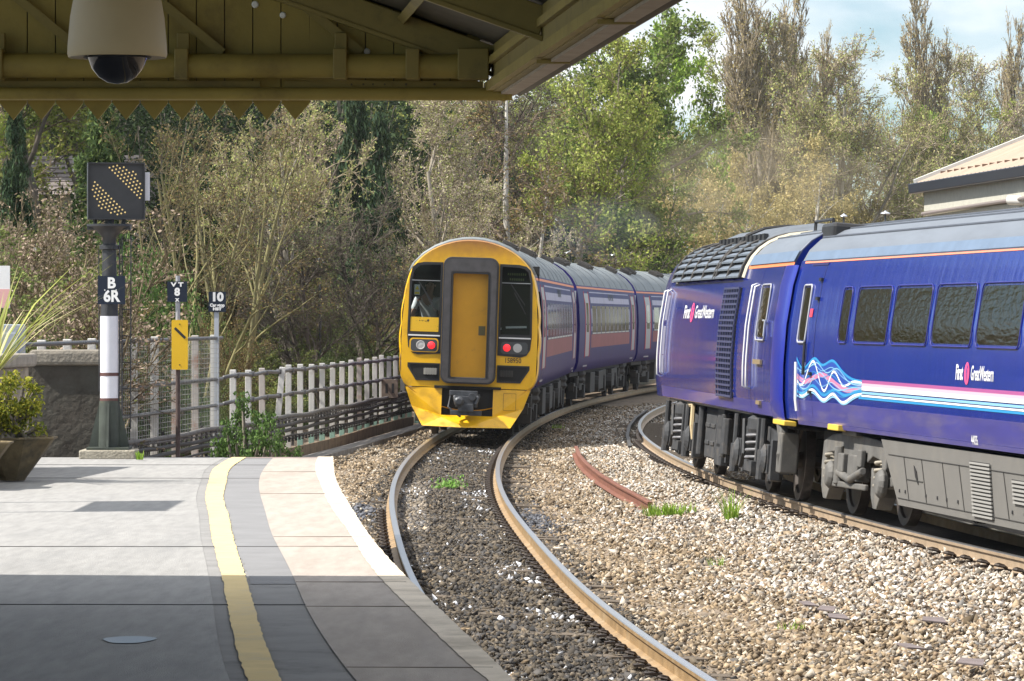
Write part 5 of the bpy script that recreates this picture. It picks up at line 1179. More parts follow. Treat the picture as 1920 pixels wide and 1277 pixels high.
# warning sign, cabinet, notice board whose shadow falls on the platform
ws = thing('warning_sign', 'white warning sign with red circle cut by the left edge of the photo', 'sign', (-5.98, 44.2, PLAT - .2))
mb = MB(); mb.box((0, 0, 2.03), (.56, .015, .48)); mb.build('board', m_whiteline, ws)
mb = MB(); mb.prism(circ(-.02 + .0, 2.12, .16, 24), -.0115, -.0085, FRc, (circ(-.02, 2.12, .12, 24),)); mb.build('red_ring', mat('ring_red', (.7, .1, .12), .5), ws)
mb = MB(); mb.box((0, -.009, 1.90), (.55, .003, .21)); mb.build('pink_panel', mat('panel_pink', (.75, .42, .4), .5), ws)
mb = MB(); mb.tube([(-.1, .03, 0), (-.1, .03, 2.2)], .03, 8); mb.build('pole', m_pole, ws)
cb = thing('equipment_cabinet', 'pale grey equipment cabinet behind the left end of the wall', 'cabinet', (-6.05, 46, PLAT - .3))
mb = MB(); mb.box((0, 0, .85), (.55, .45, 1.7)); mb.build('cabinet_body', mat('cabinet_grey', (.34, .38, .45), .5, var=.08), cb, bevel=.01)
mb = MB(); mb.box((0, -.232, .85), (.48, .012, 1.5)); d_ = mb.build('cabinet_door', mat('cabinet_door_grey', (.36, .40, .47), .5), cb, bevel=.005); mb = MB(); mb.box((.18, -.245, .9), (.03, .02, .14)); mb.build('handle', m_black, d_)
nb = thing('notice_board', 'two-post notice board outside the left edge throwing the square shadow on the platform', 'notice board', (-5.2, 30.55, PLAT))
for y in (-.8, .8): mb = MB(); mb.box((0, y, 1.5), (.06, .06, 3.0)); mb.build('post', m_pole, nb)
mb = MB(); mb.box((0, 0, 2.58), (.05, 1.7, .82)); mb.build('board', m_sign, nb, bevel=.01)

# ---------------------------------------------------------------- shed on the right, house in the trees, lamps
A = Vector((7.83, 75.0, 0)); u_ = Vector((.102, -1, 0)).normalized(); w_ = Vector((1, .102, 0)).normalized()
shed = thing('station_shed', 'cream corrugated station shed with tan tiled roof and dark gutter behind the blue coach', 'shed', A)
def sp_(s, d, z): return u_ * s + w_ * d + Vector((0, 0, z))
m_clad = mat('cream_cladding', (.50, .47, .38), .7, var=.1, vscale=1.5, dirt=((.33, .31, .25), 1.5, .5, .8), stretch=(3, 3, .6))
m_tile = mat('tan_roof', (.32, .25, .19), .8, var=.12, vscale=1.2, dirt=((.30, .2, .13), 1.5, .5, .8), bump=.1, bscale=40)
LZ = 26
mb = MB(); v = []
for i in range(0, LZ * 10 + 1): s = .35 + i * .1; dd = .06 + (.022 if i % 2 else 0); v += [sp_(s, dd, 0), sp_(s, dd, 4.36)]
mb.add(v, [(2 * i, 2 * i + 2, 2 * i + 3, 2 * i + 1) for i in range(LZ * 10)]); mb.add([sp_(.35, .06, 0), sp_(.35, 12, 0), sp_(.35, 12, 4.4), sp_(.35, 6.5, 7.3), sp_(.35, .06, 4.9)], [(0, 1, 2, 3, 4)]); mb.build('wall', m_clad, shed)
mb = MB()
for s in range(LZ * 5): c = .36 + s * .2; mb.add([sp_(c, .33, 4.02), sp_(c + .17, .33, 4.02), sp_(c + .085, .33, 3.86)], [(0, 1, 2)]) if 0 else None
mb.bar(sp_(.38, .045, 4.66), sp_(LZ, .045, 4.66), .03, .5); mb.build('wall_band', mat('band_cream', (.44, .43, .37), .7, var=.1), shed)
mb = MB(); mb.tube([sp_(.36, .0, 4.36), sp_(6, .0, 4.40), sp_(12, .0, 4.42), sp_(LZ, .0, 4.42)], .035, 8); mb.build('conduit', mat('conduit_grey', (.2, .17, .16), .6), shed)
rs = .40
mb = MB(); n_ = LZ * 6; v = []
for i in range(n_ + 1): s = -.05 + i * (LZ + .4) / n_; e = .028 * (i % 2); v += [sp_(s, -.05, 4.95 + e), sp_(s, 7, 4.95 + 7.05 * rs + e)]
mb.add(v, [(2 * i, 2 * i + 2, 2 * i + 3, 2 * i + 1) for i in range(n_)]); mb.add([sp_(-.05, 7, 4.95 + 7.05 * rs), sp_(LZ, 7, 4.95 + 7.05 * rs), sp_(LZ, 14, 4.95), sp_(-.05, 14, 4.95)], [(0, 1, 2, 3)]); mb.build('roof', m_tile, shed)
mb = MB(); mb.bar(sp_(-.08, -.06, 5.0), sp_(-.08, 7, 5.0 + 7.06 * rs), .22, .07); mb.build('verge', mat('verge_white', (.55, .55, .53), .6, var=.06), shed)
mb = MB(); mb.bar(sp_(-.12, -.10, 4.855), sp_(LZ, -.10, 4.855), .16, .19); mb.bar(sp_(-.05, .0, 4.78), sp_(LZ, .0, 4.78), .1, .03); mb.build('gutter', mat('gutter_blue_black', (.018, .021, .032), .35), shed, bevel=.02)
mb = MB()
for i in range(40): mb.box(sp_(.3 + i * .6, .42, 5.165), (.1, .05, .04))
mb.build('roof_fixings', mat('fixing_brown', (.16, .09, .06), .7), shed)
mb = MB(); mb.tube([sp_(.22, .1, 4.78), sp_(.22, .2, 4.5), sp_(.22, .2, 0)], .065, 10); mb.build('downpipe', mat('pipe_moss', (.18, .19, .11), .7, var=.3), shed, smooth=40)
m_stub = mat('pipe_white', (.62, .6, .55), .6)
for s in (.5, 8.4):
    mb = MB(); mb.tube([sp_(s + .2, .25, 4.0 + s * .045), sp_(s - .25, -.12, 4.02 + s * .045)], .085, 12); mb.build('vent_pipe', m_stub, shed, smooth=40)
    mb = MB(); mb.tube([sp_(s + .25, .29, 4.0 + s * .045), sp_(s + .1, .17, 4.0 + s * .045)], .1, 12); mb.build('pipe_collar', m_candk, shed)
HY = 104; hx_ = (112 - 960) / 7300 * HY; hz = EYE + (590 - 362) / 7300 * HY
hs = thing('house', 'slate roofed house half hidden among the trees at the left', 'house', (hx_, HY, hz), (0, 0, R(-12)))
mb = MB(); mb.box((0, 2.2, -1.6), (3.2, 4, 3.2)); mb.build('wall', mat('house_render', (.35, .32, .27), .9, var=.15), hs)
m_hs = mat('slate_roof', (.16, .135, .125), .7, var=.2, vscale=3)
mb = MB()
for i in range(9): z = i * .125; mb.box((0, -.1 + i * .2, z), (3.5, .235, .025), Matrix.Rotation(R(26), 3, 'X'))
mb.add([(-1.75, -.1, -.06), (1.75, -.1, -.06), (1.75, 1.6, 1.05), (-1.75, 1.6, 1.05), (1.75, 4.4, -.06), (-1.75, 4.4, -.06)], [(0, 1, 2, 3), (3, 2, 4, 5), (0, 3, 5), (1, 4, 2)]); mb.build('roof', m_hs, hs)
mb = MB(); mb.tube([(.22, .6, .3), (.26, .6, 1.15)], .075, 8); mb.build('flue_pipe', m_whiteline, hs)
m_lh = mat('lamp_silver', (.62, .64, .68), .25, metal=.6); m_lp = mat('lamp_pole', (.05, .055, .06), .6)
lamp_me = {}
for lab, px_, py_, D, r_ in (('largest silver mushroom lamp just right of the yellow front roof', 1070, 474, 140, .26), ('silver mushroom lamp above the middle railcar roof', 1152, 478, 150, .21), ('small lamp on a dark pole at the tail of the railcars beside the blue train', 1243, 481, 172, .19),
                            ('tall dark pole with small lamp in the smoke above the railcars', 1047, 413, 140, .18), ('lamp with flat silver head among dark twigs left of the yellow front', 600, 491, 92, .17), ('pale lamp head in the shrubs at far left above the wall', 66, 468, 74, .17), ('white lamp head just left of the shed roof', 1660, 400, 132, .17), ('lamp head in front of golden trees above the blue train', 1582, 405, 136, .13)):
    x = (px_ - 960) * D / 7300; z = EYE + (590 - py_) * D / 7300; zb = min(z - 2, max(-.2, float(ground_z(x, D))))
    l = thing('lamp_post', lab, 'lamp', (x, D, zb), group='platform lamps')
    mb = MB(); mb.tube([(0, 0, 0), (0, 0, z - zb)], .035, 8); mb.build('pole', m_lp, l)
    mb = MB(); mb.lathe([(0, -.02), (r_ * .5, -.05), (r_, -.015), (r_ * .96, .01), (r_ * .6, .04), (r_ * .25, .06), (r_ * .2, .09), (0, .10)], 18, Matrix.Translation((0, 0, z - zb))); mb.build('lamp_head', m_lh, l, smooth=50)
# ---------------------------------------------------------------- vegetation
def norm(a): return a / np.maximum(1e-9, np.linalg.norm(a, axis=-1, keepdims=True))
def grow(r, P, D, Ln, Rd, levels):
    """vectorised branching: returns list of (A, B, ra, rb) per level"""
    out = []
    for li, lv in enumerate(levels):
        n = len(P); k = lv.get('k', 4); pts = [P]; d = D; step = Ln / k
        rads = [Rd]; tp = lv.get('taper', .35)
        for s in range(k):
            d = norm(d + r.normal(0, lv.get('wig', .12), (n, 3)) + np.array([0, 0, lv.get('up', 0.)]))
            pts.append(pts[-1] + d * step[:, None]); rads.append(Rd * (1 - (1 - tp) * (s + 1) / k))
        A = np.concatenate(pts[:-1]); B = np.concatenate(pts[1:]); ra = np.concatenate(rads[:-1]); rb = np.concatenate(rads[1:])
        out.append((A, B, ra, rb))
        if li + 1 < len(levels):
            c = lv['n']; pts = np.stack(pts, 1); rads = np.stack(rads, 1)
            idx = np.repeat(np.arange(n), c); t = r.uniform(lv.get('t0', .3), 1, n * c); f = t * k; i = np.minimum(f.astype(int), k - 1); fr = (f - i)[:, None]
            q = pts[idx, i] * (1 - fr) + pts[idx, i + 1] * fr; dd = norm(pts[idx, i + 1] - pts[idx, i])
            perp = norm(np.cross(dd, r.normal(0, 1, (n * c, 3)))); ang = r.normal(lv.get('ang', .8), lv.get('av', .15), n * c)[:, None]
            nd = norm(dd * np.cos(ang) + perp * np.sin(ang))
            P, D = q, nd; Ln = Ln[idx] * lv.get('lr', .6) * (1 - lv.get('ls', .45) * t) * r.uniform(.7, 1.25, n * c)
            Rd = np.maximum(lv.get('rmin', .008), rads[idx, i] * lv.get('rr', .5))
    return out
def tubes(A, B, ra, rb, sides=3):
    d = norm(B - A); u = norm(np.cross(d, np.where(np.abs(d[:, 2:3]) < .9, [[0, 0, 1.]], [[1., 0, 0]]))); v = np.cross(d, u); n = len(A)
    vs = []
    for P, rr_ in ((A, ra), (B, rb)):
        for j in range(sides): a = 2 * math.pi * j / sides; vs.append(P + (u * math.cos(a) + v * math.sin(a)) * rr_[:, None])
    V = np.stack(vs, 1).reshape(-1, 3); b = np.arange(n)[:, None, None] * 2 * sides
    F = np.array([[j, (j + 1) % sides, sides + (j + 1) % sides, sides + j] for j in range(sides)])[None] + b
    return V, F.reshape(-1, 4)
def leaves(r, C, size, asp=.6, droop=0, out_dir=None):
    n = len(C); a = norm(r.normal(0, 1, (n, 3)) + np.array([0, 0, -droop])); b = norm(np.cross(a, r.normal(0, 1, (n, 3)))); s = size * r.uniform(.6, 1.35, n)[:, None]
    V = np.stack([C - a * s * .5, C + b * s * asp * .5, C + a * s * .5, C - b * s * asp * .5], 1).reshape(-1, 3)
    return V, np.arange(n * 4).reshape(n, 4)
def pick(r, pal, n, var=.18):
    pal = np.array(pal); return np.clip(pal[r.integers(0, len(pal), n)] * r.uniform(1 - var, 1 + var, (n, 1)), 0, 1)
def sample_on(r, seg, n, spread=.06):
    A, B = seg[0], seg[1]; i = r.integers(0, len(A), n); t = r.random(n)[:, None]; return A[i] * (1 - t) + B[i] * t + r.normal(0, spread, (n, 3))
m_leafy = attr_mat('leaves_and_twigs', .85, .28)
m_bark = attr_mat('bark', .95)
def cat(parts):
    V, F, Cc, o = [], [], [], 0
    for v, f, c in parts: V.append(v); F.append(f + o); Cc.append(c); o += len(v)
    return np.concatenate(V), np.concatenate(F), np.concatenate(Cc)
def proto_tree(seed, stems, levels, bark, twig, leaf=None, nleaf=0, lsize=.12, spread=.08, droop=0, asp=.6, tl=2, ns=(7, 5, 3, 3, 3), extra=None):
    """returns trunk (V,F,C), crown (V,F,C), height; the first tl levels are the trunk"""
    r = np.random.default_rng(seed); P = np.array([s[0] for s in stems], float); D = norm(np.array([s[1] for s in stems], float)); Ln = np.array([s[2] for s in stems], float); Rd = np.array([s[3] for s in stems], float)
    segs = grow(r, P, D, Ln, Rd, levels); tr, cr = [], []
    for i, s in enumerate(segs):
        V, F = tubes(*s, sides=ns[i]); c = pick(r, bark if i < tl else twig, len(F) // ns[i], .2).repeat(ns[i], 0)
        (tr if i < tl else cr).append((V, F, c))
    if nleaf:
        C = sample_on(r, segs[-1], nleaf, spread); V, F = leaves(r, C, lsize, asp, droop); cr.append((V, F, pick(r, leaf, nleaf, .22)))
    if extra: cr.append(extra(r, segs))
    t, c = cat(tr), cat(cr); h = max(t[0][:, 2].max(), np.percentile(c[0][:, 2], 99.5)); return t, c, h
TAN = [(.27, .215, .14), (.22, .175, .11), (.32, .26, .18)]; PINK = [(.27, .21, .155), (.31, .245, .19), (.23, .175, .125)]; GREY = [(.20, .18, .15), (.16, .14, .115), (.24, .21, .17)]
DKTW = [(.085, .07, .055), (.12, .10, .08), (.065, .055, .045)]; BUDP = [(.36, .27, .21), (.42, .33, .26), (.30, .23, .16)]; BUDO = [(.27, .185, .07), (.22, .17, .07), (.29, .22, .11), (.17, .17, .055), (.15, .18, .05)]
SPR = [(.33, .38, .075), (.27, .33, .065), (.40, .42, .12), (.23, .28, .06)]; GRN = [(.13, .19, .04), (.16, .22, .05), (.09, .14, .03), (.22, .26, .07)]; DKG = [(.03, .05, .02), (.04, .065, .025), (.055, .085, .03), (.022, .036, .016)]
GOLD = [(.46, .37, .16), (.40, .33, .13), (.52, .43, .21), (.34, .30, .12)]; YBK = [(.22, .2, .095), (.18, .165, .085)]; WHB = [(.5, .48, .44), (.42, .4, .36)]; LAU = [(.07, .13, .03), (.10, .18, .045), (.05, .095, .025), (.15, .24, .07)]; IVY = [(.12, .17, .05), (.17, .22, .08), (.08, .12, .04), (.24, .28, .13)]
BRT = [(.24, .36, .05), (.30, .42, .07), (.19, .3, .05)]
T = {}
up = (0, 0, 1)
LV = lambda n1=7, n2=6, n3=6, ang=.75, upv=.05, lr=.62: [dict(k=7, wig=.07, up=.05, n=n1, t0=.28, ang=ang, av=.2, lr=lr, ls=.5, rr=.5, taper=.25), dict(k=6, wig=.13, up=upv, n=n2, t0=.2, ang=.7, av=.2, lr=.55, ls=.35, rr=.5), dict(k=4, wig=.15, up=upv, n=n3, t0=.1, ang=.65, av=.2, lr=.55, ls=.3, rr=.55, rmin=.016), dict(k=3, wig=.16, up=upv, n=5, t0=.1, ang=.6, av=.2, lr=.6, ls=.3, rr=.7, rmin=.013), dict(k=2, wig=.15, up=upv, taper=.5)]
T['bare'] = proto_tree(1, [((0, 0, 0), (0.03, 0, 1), 8.5, .22)], LV(10, 8, 6), [(.3, .27, .22), (.25, .22, .18)], [(.40, .33, .25), (.46, .385, .30), (.34, .28, .21)], [(.50, .42, .33), (.54, .47, .36), (.42, .42, .18), (.38, .42, .14)], 15000, .08)
T['bare2'] = proto_tree(2, [((0, 0, 0), (-.05, 0.02, 1), 8, .2), ((.1, 0, .3), (.3, .1, 1), 6.5, .14)], LV(8, 7, 5), [(.3, .27, .22), (.25, .22, .18)], [(.40, .34, .24), (.35, .29, .2), (.45, .38, .28)], [(.46, .42, .2), (.42, .37, .18), (.38, .42, .14), (.33, .38, .12)], 14000, .085)
T['spring'] = proto_tree(3, [((0, 0, 0), (.02, .03, 1), 8.5, .22)], LV(10, 7, 5), GREY, TAN, SPR, 15000, .115, .12)
T['green'] = proto_tree(4, [((0, 0, 0), (0, .03, 1), 8.5, .25)], LV(10, 7, 5), GREY, GREY, GRN, 20000, .13, .14)
T['bright'] = proto_tree(5, [((0, 0, 0), (0, .03, 1), 8, .2)], LV(9, 6, 5), GREY, TAN, BRT, 12000, .16, .12)
T['dark'] = proto_tree(6, [((0, 0, 0), (0, .03, 1), 8, .2), ((.3, 0, 0), (.2, .1, 1), 7, .15)], LV(10, 8, 6), [(.13, .11, .09), (.1, .085, .07)], [(.16, .135, .11), (.13, .11, .09), (.2, .17, .135)], IVY + [(.2, .17, .13)], 5000, .08)
T['poplar'] = proto_tree(7, [((0, 0, 0), (0, 0, 1), 14, .26), ((.3, .1, 0), (.06, .02, 1), 12, .18), ((-.3, .0, 0), (-.07, .0, 1), 12.5, .18)],
    [dict(k=9, wig=.03, up=.1, n=34, t0=.08, ang=.42, av=.1, lr=.22, ls=.4, rr=.4, taper=.15), dict(k=5, wig=.08, up=.22, n=7, t0=.15, ang=.4, av=.12, lr=.55, ls=.3, rr=.6, rmin=.02), dict(k=3, wig=.1, up=.2, n=6, t0=.1, ang=.4, lr=.6, rr=.7, rmin=.022), dict(k=3, wig=.1, up=.15, taper=.6)], GREY, [(.48, .41, .30), (.43, .36, .26), (.54, .46, .34)], GOLD, 9000, .09)
T['gold'] = proto_tree(8, [((0, 0, 0), (.03, 0, 1), 8.5, .17), ((.2, .1, 0), (.15, .1, 1), 7.5, .13)],
    [dict(k=7, wig=.06, up=.08, n=14, t0=.25, ang=.75, av=.15, lr=.38, ls=.4, rr=.4, taper=.2), dict(k=5, wig=.12, up=.0, n=8, t0=.2, ang=.7, lr=.6, ls=.3, rr=.55), dict(k=4, wig=.12, up=-.14, n=7, t0=.1, ang=.6, lr=.75, ls=.2, rr=.6, rmin=.014), dict(k=4, wig=.1, up=-.22)], WHB, GOLD, GOLD, 16000, .12, .1, .5)
T['birch'] = proto_tree(9, [((0, 0, 0), (.08, 0, 1), 9, .14), ((.2, 0, 0), (.22, .1, 1), 6.5, .09)],
    [dict(k=8, wig=.05, up=.04, n=12, t0=.35, ang=.7, av=.15, lr=.36, ls=.5, rr=.35, taper=.2), dict(k=5, wig=.12, up=.02, n=7, t0=.2, ang=.7, lr=.55, rr=.55), dict(k=4, wig=.14, up=-.05, n=6, t0=.1, ang=.6, lr=.6, rr=.6, rmin=.014), dict(k=3, wig=.12, up=-.1)], WHB, PINK, BUDO, 5000, .08, tl=1)
T['stems'] = proto_tree(10, [((0, 0, 0), (.02, 0, 1), 6.0, .085), ((.25, 0, 0), (.22, .1, 1), 5.8, .075), ((-.3, .2, 0), (-.25, 0, 1), 5.6, .07), ((.3, .3, 0), (.5, .0, 1), 5.4, .065), ((-.1, .1, 0), (.1, .3, 1), 6, .07)],
    [dict(k=7, wig=.06, up=.07, n=5, t0=.3, ang=.6, av=.15, lr=.5, ls=.4, rr=.45, taper=.25), dict(k=6, wig=.1, up=.05, n=6, t0=.2, ang=.6, lr=.5, rr=.5), dict(k=4, wig=.14, up=.03, n=5, t0=.1, ang=.6, lr=.55, rr=.6, rmin=.011), dict(k=3, wig=.14)], YBK, [(.16, .13, .08), (.13, .105, .065), (.19, .155, .095)], BUDO + [(.12, .15, .04)], 4200, .05)
def shrub(seed, h, ns_, twig, bud, nb, bs, lean=.5, up_=.03, wig=.16, bark=None):
    r = np.random.default_rng(seed); st = []
    for i in range(ns_): a = r.uniform(0, 6.28); q = r.uniform(0, .7); st.append(((q * math.cos(a), q * math.sin(a), 0), (lean * math.cos(a) * r.random(), lean * math.sin(a) * r.random(), 1), h * r.uniform(.7, 1.1), .028))
    return proto_tree(seed + 50, st, [dict(k=6, wig=.1, up=.0, n=6, t0=.15, ang=.5, av=.15, lr=.5, ls=.35, rr=.6, taper=.3), dict(k=4, wig=wig, up=up_, n=5, t0=.1, ang=.55, lr=.6, rr=.7, rmin=.009), dict(k=3, wig=wig, up=up_, n=4, t0=.1, ang=.5, lr=.6, rr=.8, rmin=.007), dict(k=2, wig=wig, up=up_)], bark or twig, twig, bud, nb, bs, .04, tl=1, ns=(5, 3, 3, 3))
T['shrub_pink'] = shrub(20, 3.2, 12, [(.2, .165, .105), (.16, .13, .08), (.24, .19, .12)], BUDP + [(.16, .18, .06)], 6000, .05, .6, .03)
T['shrub_orange'] = shrub(21, 3.0, 14, [(.17, .12, .07), (.14, .105, .065), (.2, .145, .08)], BUDO, 9000, .045, .8, .0)
T['shrub_green'] = shrub(22, 2.6, 13, [(.14, .12, .07), (.2, .17, .1)], [(.16, .2, .06), (.12, .17, .05), (.24, .27, .08), (.17, .2, .06)], 13000, .06, .8, .0)
T['shrub_dark'] = shrub(23, 3.2, 14, DKTW, DKTW + [(.14, .13, .07)], 2500, .07, .6, .02)
def clumps(seed, n, size, ls, pal, nl, flat=.8, asp=.5, trunk_h=.6, bark=GREY):
    """evergreen mass: leaf clumps spread through an uneven volume"""
    r = np.random.default_rng(seed); c = norm(r.normal(0, 1, (n, 3))) * (r.random((n, 1)) ** .4) * np.array(size); c[:, 2] = np.abs(c[:, 2] + size[2] * .35) + .1
    k = r.integers(0, n, nl); pos = c[k] + np.clip(r.normal(0, 1, (nl, 3)), -1.7, 1.7) * np.array([.20, .20, .16]) * size[0] * .55
    pos[:, 2] = np.abs(pos[:, 2]); V, F = leaves(r, pos, ls, asp)
    top = np.clip((r.random(nl)), 0, 1); col = pick(r, pal, nl, .25)
    A = np.zeros((n, 3)) + r.normal(0, .12, (n, 3)) * [1, 1, 0]; tv, tf = tubes(A, c, np.full(n, .035), np.full(n, .01), 4)
    return (tv, tf, pick(r, bark, len(tf))), (V, F, col), np.percentile(pos[:, 2], 99.5)
T['laurel'] = clumps(30, 60, (1.2, 1.2, 1.0), .05, LAU, 14000)
T['ivy'] = clumps(31, 90, (1.5, 1.5, 1.1), .05, IVY, 16000)
T['evergreen'] = clumps(32, 120, (2.0, 2.0, 2.8), .075, DKG, 26000)
T['bush'] = clumps(33, 60, (.40, .4, .55), .035, LAU, 7000, asp=.55)
T['goldbush'] = clumps(34, 50, (.42, .4, .42), .045, [(.34, .33, .04), (.42, .4, .06), (.22, .25, .03), (.14, .18, .03)], 4200)
def conifer(seed, h, w_, pal, nbr=130, droop=1.2, per=120, ls=.22, asp=.28):
    r = np.random.default_rng(seed); zt = r.uniform(.06, 1, nbr) * h; a = r.uniform(0, 6.28, nbr); ln = w_ * (1 - zt / h) ** .75 * r.uniform(.55, 1.15, nbr) + .15
    tv, tf = tubes(np.array([[0, 0, 0.]]), np.array([[0, 0, h * 1.]]), np.array([.22]), np.array([.02]), 6)
    k = np.repeat(np.arange(nbr), per); t = r.random(len(k)) ** .7; L_ = ln[k] * t
    pos = np.stack([np.cos(a[k]) * L_, np.sin(a[k]) * L_, zt[k] - droop * .33 * L_ * t - r.random(len(k)) ** 2 * .55 * droop * .5], 1) + r.normal(0, .09, (len(k), 3))
    V, F = leaves(r, pos, ls, asp, droop * 1.3); return (tv, tf, pick(r, DKTW, len(tf))), (V, F, pick(r, pal, len(F), .3)), h
T['conifer'] = conifer(40, 9, 2.0, DKG + [(.07, .12, .065), (.09, .15, .07), (.05, .09, .05)], 150, 1.6, 110, .24)
T['cypress'] = conifer(41, 8, 1.9, [(.08, .13, .045), (.11, .17, .05), (.055, .09, .035), (.15, .2, .06)], 140, .3, 110, .22)
MESH = {}
def tree_mesh(kind):
    if kind not in MESH:
        t, c, h = T[kind]; MESH[kind] = (np_mesh('trunk', t[0], t[1], t[2], (m_bark,)), np_mesh('crown', c[0], c[1], c[2], (m_leafy,)), h)
    return MESH[kind]
def tree(kind, px, ytop, D, label, wide=1.0, rz=0., name='tree', cat_='tree', sink=.15, zb=None, group=None, lean=0, mind=1.2):
    t, c, h = tree_mesh(kind)
    while D > 56 and (px - 960) * D / 7300 > float(FENCE(min(D, 260))) - mind and D < 255: D += 2
    x = (px - 960) * D / 7300; zb = float(ground_z(x, D)) - sink if zb is None else zb
    H = EYE + (590 - ytop) * D / 7300 - zb; s = H / h
    o = thing(name, label, cat_, (x, D, zb), (0, lean, rz), group); o.scale = (s * wide, s * wide, s)
    for nm, me in (('trunk', t), ('crown', c)): link(bpy.data.objects.new(nm, me), o)
    return o
# left bank, from the left edge towards the train
tree('conifer', 30, 195, 82, 'dark drooping conifer at the far left edge under the valance', .75, .4, 'conifer_tree')
tree('cypress', 190, 190, 84, 'bright green cypress just above the dotted signal head', .95, 1.1, 'cypress_tree')
tree('evergreen', 300, 200, 92, 'dark evergreen mass right behind the signal head', 1.0, .3, 'evergreen_tree')
tree('stems', 352, 185, 74, 'young tree with several straight yellowish bare stems right of the signal', .95, .2, 'bare_tree')
tree('stems', 455, 180, 80, 'thin many-stemmed bare tree under the right end of the valance', 1.1, 2.2, 'bare_tree')
tree('bare2', 540, 195, 88, 'brown budding tree between the valance end and the dark cypress', .85, 1.0, 'bare_tree')
tree('conifer', 668, 168, 108, 'tall dark drooping conifer left of the yellow front', .85, 2.0, 'conifer_tree')
tree('conifer', 712, 215, 110, 'shorter dark conifer close to the right of the tall drooping one', .75, 3.1, 'conifer_tree')
tree('dark', 690, 365, 80, 'dark leafless tree with grey twigs beside the left of the yellow front', 1.1, .7, 'bare_tree')
tree('dark', 615, 385, 78, 'low dark twiggy tree below the conifers', 1.0, 2.7, 'bare_tree')
tree('bare', 845, 150, 102, 'broad pinkish budding tree behind and above the yellow front', 1.0, .5, 'budding_tree')
tree('bare', 930, 330, 96, 'lower pinkish budding tree right of the roof of the yellow front', 1.1, 2.5, 'budding_tree')
tree('stems', 800, 370, 90, 'slender tree with two yellow stems just above the yellow front', .8, 4.0, 'bare_tree')
tree('birch', 945, 110, 116, 'white trunked birch rising below the end of the canopy gutter', 1.2, .3, 'birch_tree')
tree('spring', 1045, 60, 128, 'yellow green leafing tree under the corner of the canopy', .9, 1.4)
tree('green', 1150, 10, 138, 'large green tree left of the gap of sky', .95, 2.1)
tree('green', 1120, 260, 120, 'darker green tree low above the railcar roofs', 1.1, .6)
tree('bright', 1228, 35, 178, 'bright fresh green tree at the upper edge beside the canopy edge', .55, 1.0)
tree('evergreen', 1185, 395, 122, 'dark evergreen bush low beside the smoke above the railcars', 1.1, 2.0, 'evergreen_tree')
tree('spring', 1330, 40, 215, 'grey green half leafed tree left of the tall poplars', .8, .9)
tree('poplar', 1440, -60, 206, 'tallest bare poplar running out of the top of the photo', 1.0, .2, 'poplar_tree')
tree('poplar', 1490, -25, 212, 'bare poplar just right of the tallest one', .85, 1.6, 'poplar_tree')
tree('poplar', 1385, 15, 208, 'thinner bare poplar left of the tallest one', .8, 2.6, 'poplar_tree')
tree('poplar', 1525, 60, 216, 'shorter bare poplar at the right of the tall group', .6, 3.6, 'poplar_tree')
tree('gold', 1290, 250, 128, 'golden weeping tree at the left end above the power car', .95, .4, 'willow_tree')
tree('gold', 1395, 290, 130, 'golden weeping tree below the tall poplars', .9, 1.7, 'willow_tree')
tree('gold', 1505, 265, 130, 'tan weeping tree above the coach end', .95, 2.9, 'willow_tree')
tree('gold', 1600, 345, 132, 'small golden weeping tree left of the shed', .9, 3.9, 'willow_tree')
tree('bare', 1625, 70, 190, 'broad rounded bare tree in the middle of the skyline right of the poplars', 1.05, .8, 'bare_tree')
tree('bare2', 1560, 110, 186, 'bare tree filling the gap between poplars and the rounded tree', .8, 2.8, 'bare_tree')
tree('poplar', 1757, -10, 200, 'lone bare poplar standing high above the shed roof', .85, .6, 'poplar_tree')
tree('poplar', 1893, 40, 196, 'bare poplar at the right edge above the shed roof', .7, 2.0, 'poplar_tree')
tree('bare', 1825, 95, 205, 'rounded pinkish bare tree between the two right poplars', .95, 3.0, 'bare_tree')
tree('bare2', 1700, 130, 196, 'bare tree between the rounded tree and the lone poplar', .8, 4.4, 'bare_tree')
tree('gold', 1738, 270, 145, 'yellowish weeping tree just behind the corner of the shed roof', .8, .5, 'willow_tree')
tree('bright', 1722, 212, 165, 'small bright green tree behind the shed roof corner', .5, 2.0)
tree('spring', 1850, 180, 168, 'half leafed tree behind the shed roof at the right', .8, 3.2)
tree('bare2', 1660, 300, 150, 'low grey bare tree left of the shed roof corner', 1.0, 5.0, 'bare_tree')
# shrubs on the bank
for k, (kd, px, yt, D, lab, wd) in enumerate((
    ('shrub_pink', 40, 335, 60, 'pink budded shrub at the left edge above the white sign', 1.1), ('shrub_pink', 130, 385, 62, 'pink budded shrub left of the signal post', 1.1), ('shrub_pink', 95, 430, 55, 'nearest pink twiggy shrub behind the wall', 1.2),
    ('laurel', 265, 470, 64, 'glossy green laurel between the signal and the VT 8 post', .42), ('shrub_green', 300, 520, 62, 'greenish shrub above the mesh fence', 1.2), ('shrub_orange', 400, 390, 70, 'rusty budding shrub above the 10 plate', 1.2), ('shrub_orange', 470, 440, 70, 'rusty budding shrub right of the 10 plate', 1.2),
    ('shrub_orange', 560, 430, 78, 'rusty shrub in the middle of the bank', 1.2), ('shrub_green', 520, 560, 72, 'low green shrub behind the low fence', 1.6), ('ivy', 640, 610, 80, 'pale ivy covered bush behind the low fence near the train', .6), ('ivy', 700, 600, 84, 'ivy bush against the left side of the yellow front', .55), ('shrub_dark', 730, 470, 86, 'dark shrub at the left shoulder of the yellow front', 1.2),
    ('ivy', 580, 630, 76, 'grey green ivy clump behind the middle of the low fence', .6))):
    tree(kd, px, yt, D, lab, wd, k * 1.3, 'shrub', 'shrub', .1, mind=2.0 if kd in ('ivy', 'laurel') else 4.2)
